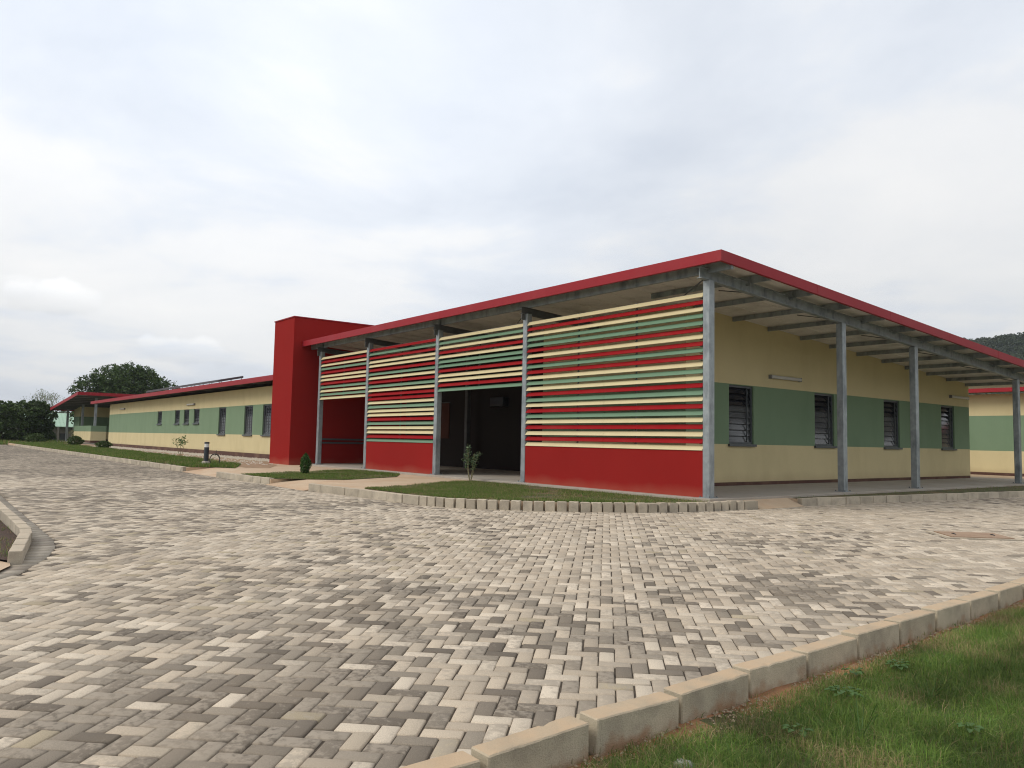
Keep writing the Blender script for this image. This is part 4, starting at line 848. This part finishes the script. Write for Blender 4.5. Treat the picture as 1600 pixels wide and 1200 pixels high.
for i, (x, y, h, lb) in enumerate([(-132, -7, 9.5, 'thin pale bare tree at the far left, nearest the photo edge'), (-135, -3.4, 9.0, 'thin pale bare tree second from the photo edge, over the bushes'), (-128, 3.4, 7.6, 'thin sparse tree showing left of the porch roof tip'), (-134, 6.2, 7.6, 'thin sparse tree showing just above the porch roof slope')]):
    bare_tree(lb, x, y, -.7, h, 60 + i)
def tree_line(name, n, xf, yf, zf, hr, leaf, per, cols):
    P = []
    for i in range(n):
        x, y = xf(i), yf(i); h = random.uniform(*hr); r = h * .42; k = per; d = rng.normal(0, 1, (k, 3)); d /= np.linalg.norm(d, axis=1)[:, None]
        P.append(np.array([x, y, zf(x, y) + h * .58]) + d * np.array([r, r, h * .44]) * rng.uniform(.75, 1.05, (k, 1)) * (1 + .25 * np.sin(d[:, :1] * 5 + i) * np.cos(d[:, 1:2] * 6)))
    return kind(leaf_cloud(name, np.concatenate(P), leaf, cols), 'stuff')
random.seed(5)
HZ = [(0.075, 0.095, 0.055), (0.09, 0.11, 0.06), (0.06, 0.08, 0.05)]
tree_line('distant_wood', 130, lambda i: -210 - random.uniform(0, 60), lambda i: -110 + i * 1.7, lambda x, y: -.8, (6, 9), 1.2, 170, HZ)
# wooded hill on the right
def hz(X, Y):
    r = 62 * np.exp(-(np.clip(np.abs(X + 60) - 120, 0, None) / 150) ** 2) * np.exp(-((Y - 470) / 110) ** 2)
    return -3 + r * (1 + .05 * np.sin(X * .031 + 1) + .03 * np.sin(X * .083)) 
kind(grid('hill', np.arange(-520, 421, 12), np.arange(260, 681, 12), hz, m_hill), 'structure')
DH = [(0.030, 0.046, 0.024), (0.040, 0.058, 0.028), (0.024, 0.036, 0.022), (0.055, 0.07, 0.034)]
def hill_wood():
    P = []
    n = 5200; X = rng.uniform(-330, 160, n); Y = rng.uniform(300, 490, n)
    X[:1600] = rng.uniform(-260, 20, 1600); Y[:1600] = rng.uniform(420, 480, 1600)
    for x, y in zip(X, Y):
        h = random.uniform(3.5, 6.5) * (1.0 if random.random() > .03 else 1.5); r = h * .55; k = 36; d = rng.normal(0, 1, (k, 3)); d /= np.linalg.norm(d, axis=1)[:, None]; d[:, 2] = np.abs(d[:, 2]) * .9 - .15
        P.append(np.array([x, y, float(hz(x, y)) + h * .35]) + d * np.array([r, r, h * .55]) * rng.uniform(.8, 1.05, (k, 1)))
    kind(leaf_cloud('hill_wood', np.concatenate(P), 1.3, DH), 'stuff')
hill_wood()
# small planted things
def stems(b, x, y, z, n, h, spread, r, seed):
    random.seed(seed); tips = []
    for i in range(n):
        a = 2 * math.pi * i / n + random.uniform(-.5, .5); s = spread * random.uniform(.4, 1); top = Vector((x + math.cos(a) * s, y + math.sin(a) * s, z + h * random.uniform(.75, 1)))
        pts = limb(b, (x + math.cos(a) * .015, y + math.sin(a) * .015, z), top, r, r * .4, .12, 6); tips.append(pts)
    return tips
def sapling(label, x, y, z, h, n, spread, leaf, nl, cols, seed, lo=.35, r=.010, aspect=.35):
    t = thing('sapling', label, 'young plant', (x, y, z)); b = MB(); st = stems(b, x, y, z, n, h, spread, r, seed); b.build('stem', m_stem, t); P = []
    for pts in st:
        for _ in range(nl):
            u = random.uniform(lo, 1) * (len(pts) - 1); i = min(int(u), len(pts) - 2); p = pts[i].lerp(pts[i + 1], u - i); P.append(tuple(p + Vector((random.gauss(0, leaf * .55), random.gauss(0, leaf * .55), random.gauss(0, leaf * .3)))))
    leaf_cloud('foliage', np.array(P), leaf, cols, t, aspect=aspect)
sapling('leafy young shrub with bare stems before the dark doorway', -7.35, -.62, -.05, .98, 6, .26, .085, 42, [(0.07, 0.12, 0.05), (0.10, 0.15, 0.07), (0.05, 0.09, 0.04), (.13, .17, .10)], 71, .42)
sapling('small young tree with round tuft of leaves left of the bollard light', -27.2, -2.7, -.05, 1.0, 3, .26, .16, 22, [(0.09, 0.15, 0.05), (0.12, 0.18, 0.06)], 72, .65, .013)
sapling('tiny yellowish young tree before the far porch wall', -72.5, -.3, 0.0, 1.35, 2, .18, .22, 20, [(0.14, 0.16, 0.06), (0.17, 0.18, 0.08)], 73, .55, .02)
def bush(name, label, x, y, z, r, h, n, leaf, cols, cat='shrub', cone=False, group=None):
    t = thing(name, label, cat, (x, y, z), group); b = MB(); b.tube([(x, y, z - .02), (x, y, z + h * .8)], [r * .10, r * .03], 6); b.build('stem', m_stem, t)
    u = rng.random(n); a = rng.uniform(0, 2 * np.pi, n); prof = (np.sin(np.clip(u * .92 + .10, 0, 1) * np.pi) ** .6 if cone else np.sqrt(np.clip(1 - (2 * u - 1) ** 2, 0, 1))); rr = r * prof * rng.uniform(.55, 1.05, n) * (1 + .15 * np.sin(a * 3 + u * 9))
    leaf_cloud('foliage', np.stack([x + rr * np.cos(a), y + rr * np.sin(a), z + .02 + u * h], 1), leaf, cols, t, up=-1.2 if cone else .2, aspect=.35)
bush('cypress_shrub', 'small upright bright green conical shrub on the lawn between the paths', -11.85, -3.35, -.05, .15, .60, 2600, .055, [(0.05, 0.11, 0.025), (0.07, 0.15, 0.03), (0.04, 0.085, 0.02), (.09, .17, .045)], cone=True)
bush('grass_tuft', 'dark tall weed clump at the far end of the left grass strip', -62.0, -1.6, -.05, .55, .75, 700, .2, MG, 'shrub', group='weed clumps in the left grass strip')
bush('grass_tuft', 'low rounded weed clump at the foot of the long wing end', -50.0, -1.7, -.05, .5, .5, 700, .16, MG, 'shrub', group='weed clumps in the left grass strip')
bush('grass_tuft', 'leafy green weed clump below the dark tree behind the kerb end', -78.5, -2.5, -.2, .9, 1.0, 900, .24, MG, 'shrub', group='weed clumps in the left grass strip')
def weed(label, x, y, r, n, leaf, up, seed, long=False):
    random.seed(seed); z = zpf(x, y); b = MB(); V = []; F = []; T = []
    for i in range(n):
        a = i * 2.399 + random.uniform(-.2, .2); rr = r * math.sqrt((i + .6) / n); L = leaf * random.uniform(.8, 1.2); w = L * (.010 if long else .40); h = up * random.uniform(.6, 1.1)
        d = Vector((math.cos(a), math.sin(a), 0)); s = Vector((-d.y, d.x, 0)); p0 = Vector((x, y, z + h * (.6 if not long else .1))) + d * rr * (.8 if not long else .1); pitch = random.uniform(.1, .5) if not long else random.uniform(1.2, 5)
        n0 = len(V); fwd = (d + Vector((0, 0, pitch * .6))).normalized()
        pts = [p0, p0 + fwd * L * .35 + s * w + Vector((0, 0, 0 if long else .004)), p0 + fwd * L * .8 + s * w * .6 - Vector((0, 0, 0 if long else .004)), p0 + fwd * L - Vector((0, 0, .012)), p0 + fwd * L * .8 - s * w * .6 - Vector((0, 0, 0 if long else .004)), p0 + fwd * L * .35 - s * w + Vector((0, 0, 0 if long else .004)), p0 + fwd * L * .4 - Vector((0, 0, .001 if long else .004))]
        cc0 = Vector((x, y, z)); V += [tuple(p) for p in pts] + [tuple(cc0 + s * .002), tuple(cc0 - s * .002)]; F += [(n0 + 7, n0 + 8, n0), (n0, n0 + 1, n0 + 6), (n0 + 1, n0 + 2, n0 + 6), (n0 + 2, n0 + 3, n0 + 6), (n0 + 3, n0 + 4, n0 + 6), (n0 + 4, n0 + 5, n0 + 6), (n0 + 5, n0, n0 + 6)]; c = random.uniform(.8, 1.2); T += [((.065 * c, .125 * c, .032 * c) if not long else (.08 * c, .15 * c, .04 * c))] * 7
    o = fast_mesh('weed', np.array(V) - np.array([x, y, z]), [np.array(F)], m_leaf, np.array(T)); o.location = (x, y, z); tag(o, label, 'weed', 'weeds in the near grass')
weed('dark green broad-leaved weed clump nearest the kerb, largest of the weeds', 7.50, -8.52, .085, 24, .040, .10, 1)
weed('bright leafy weed clump farther along the kerb, right of the pair', 7.42, -7.75, .06, 20, .036, .10, 2)
weed('small leafy weed right beside the kerb soil, between the two leafy clumps', 7.33, -8.12, .05, 14, .034, .085, 3)
weed('star-shaped narrow-leaved weed to the right of the largest weed clump', 7.78, -8.15, .05, 12, .11, .09, 4, True)
weed('low weed of a few flat leaves in the grass at lower right', 8.13, -8.50, .05, 8, .045, .085, 5)
weed('pale low weed with few leaves at lower left of the near grass', 7.64, -9.22, .05, 9, .04, .08, 6)
weed('tall arching grass clump at the right edge of the near lawn', 7.95, -6.55, .12, 60, .22, .12, 7, True)
weed('thin tall seeding grass clump low in the middle of the near grass', 7.84, -9.0, .03, 7, .20, .10, 8, True)

# ------------------------------------------------------------------ thin haze in the air
def haze():
    m = bpy.data.materials.new('haze_air'); m.use_nodes = True; nt = m.node_tree
    for n in list(nt.nodes): nt.nodes.remove(n)
    o = nt.nodes.new('ShaderNodeOutputMaterial'); v = nt.nodes.new('ShaderNodeVolumePrincipled'); v.inputs['Color'].default_value = (.80, .86, .92, 1); v.inputs['Density'].default_value = .0002; v.inputs['Anisotropy'].default_value = .3
    nt.links.new(v.outputs[0], o.inputs['Volume'])
    b = MB(); b.box(-1510, 1510, -1510, 1510, -5.5, 85); kind(b.build('haze', m), 'stuff')
haze()
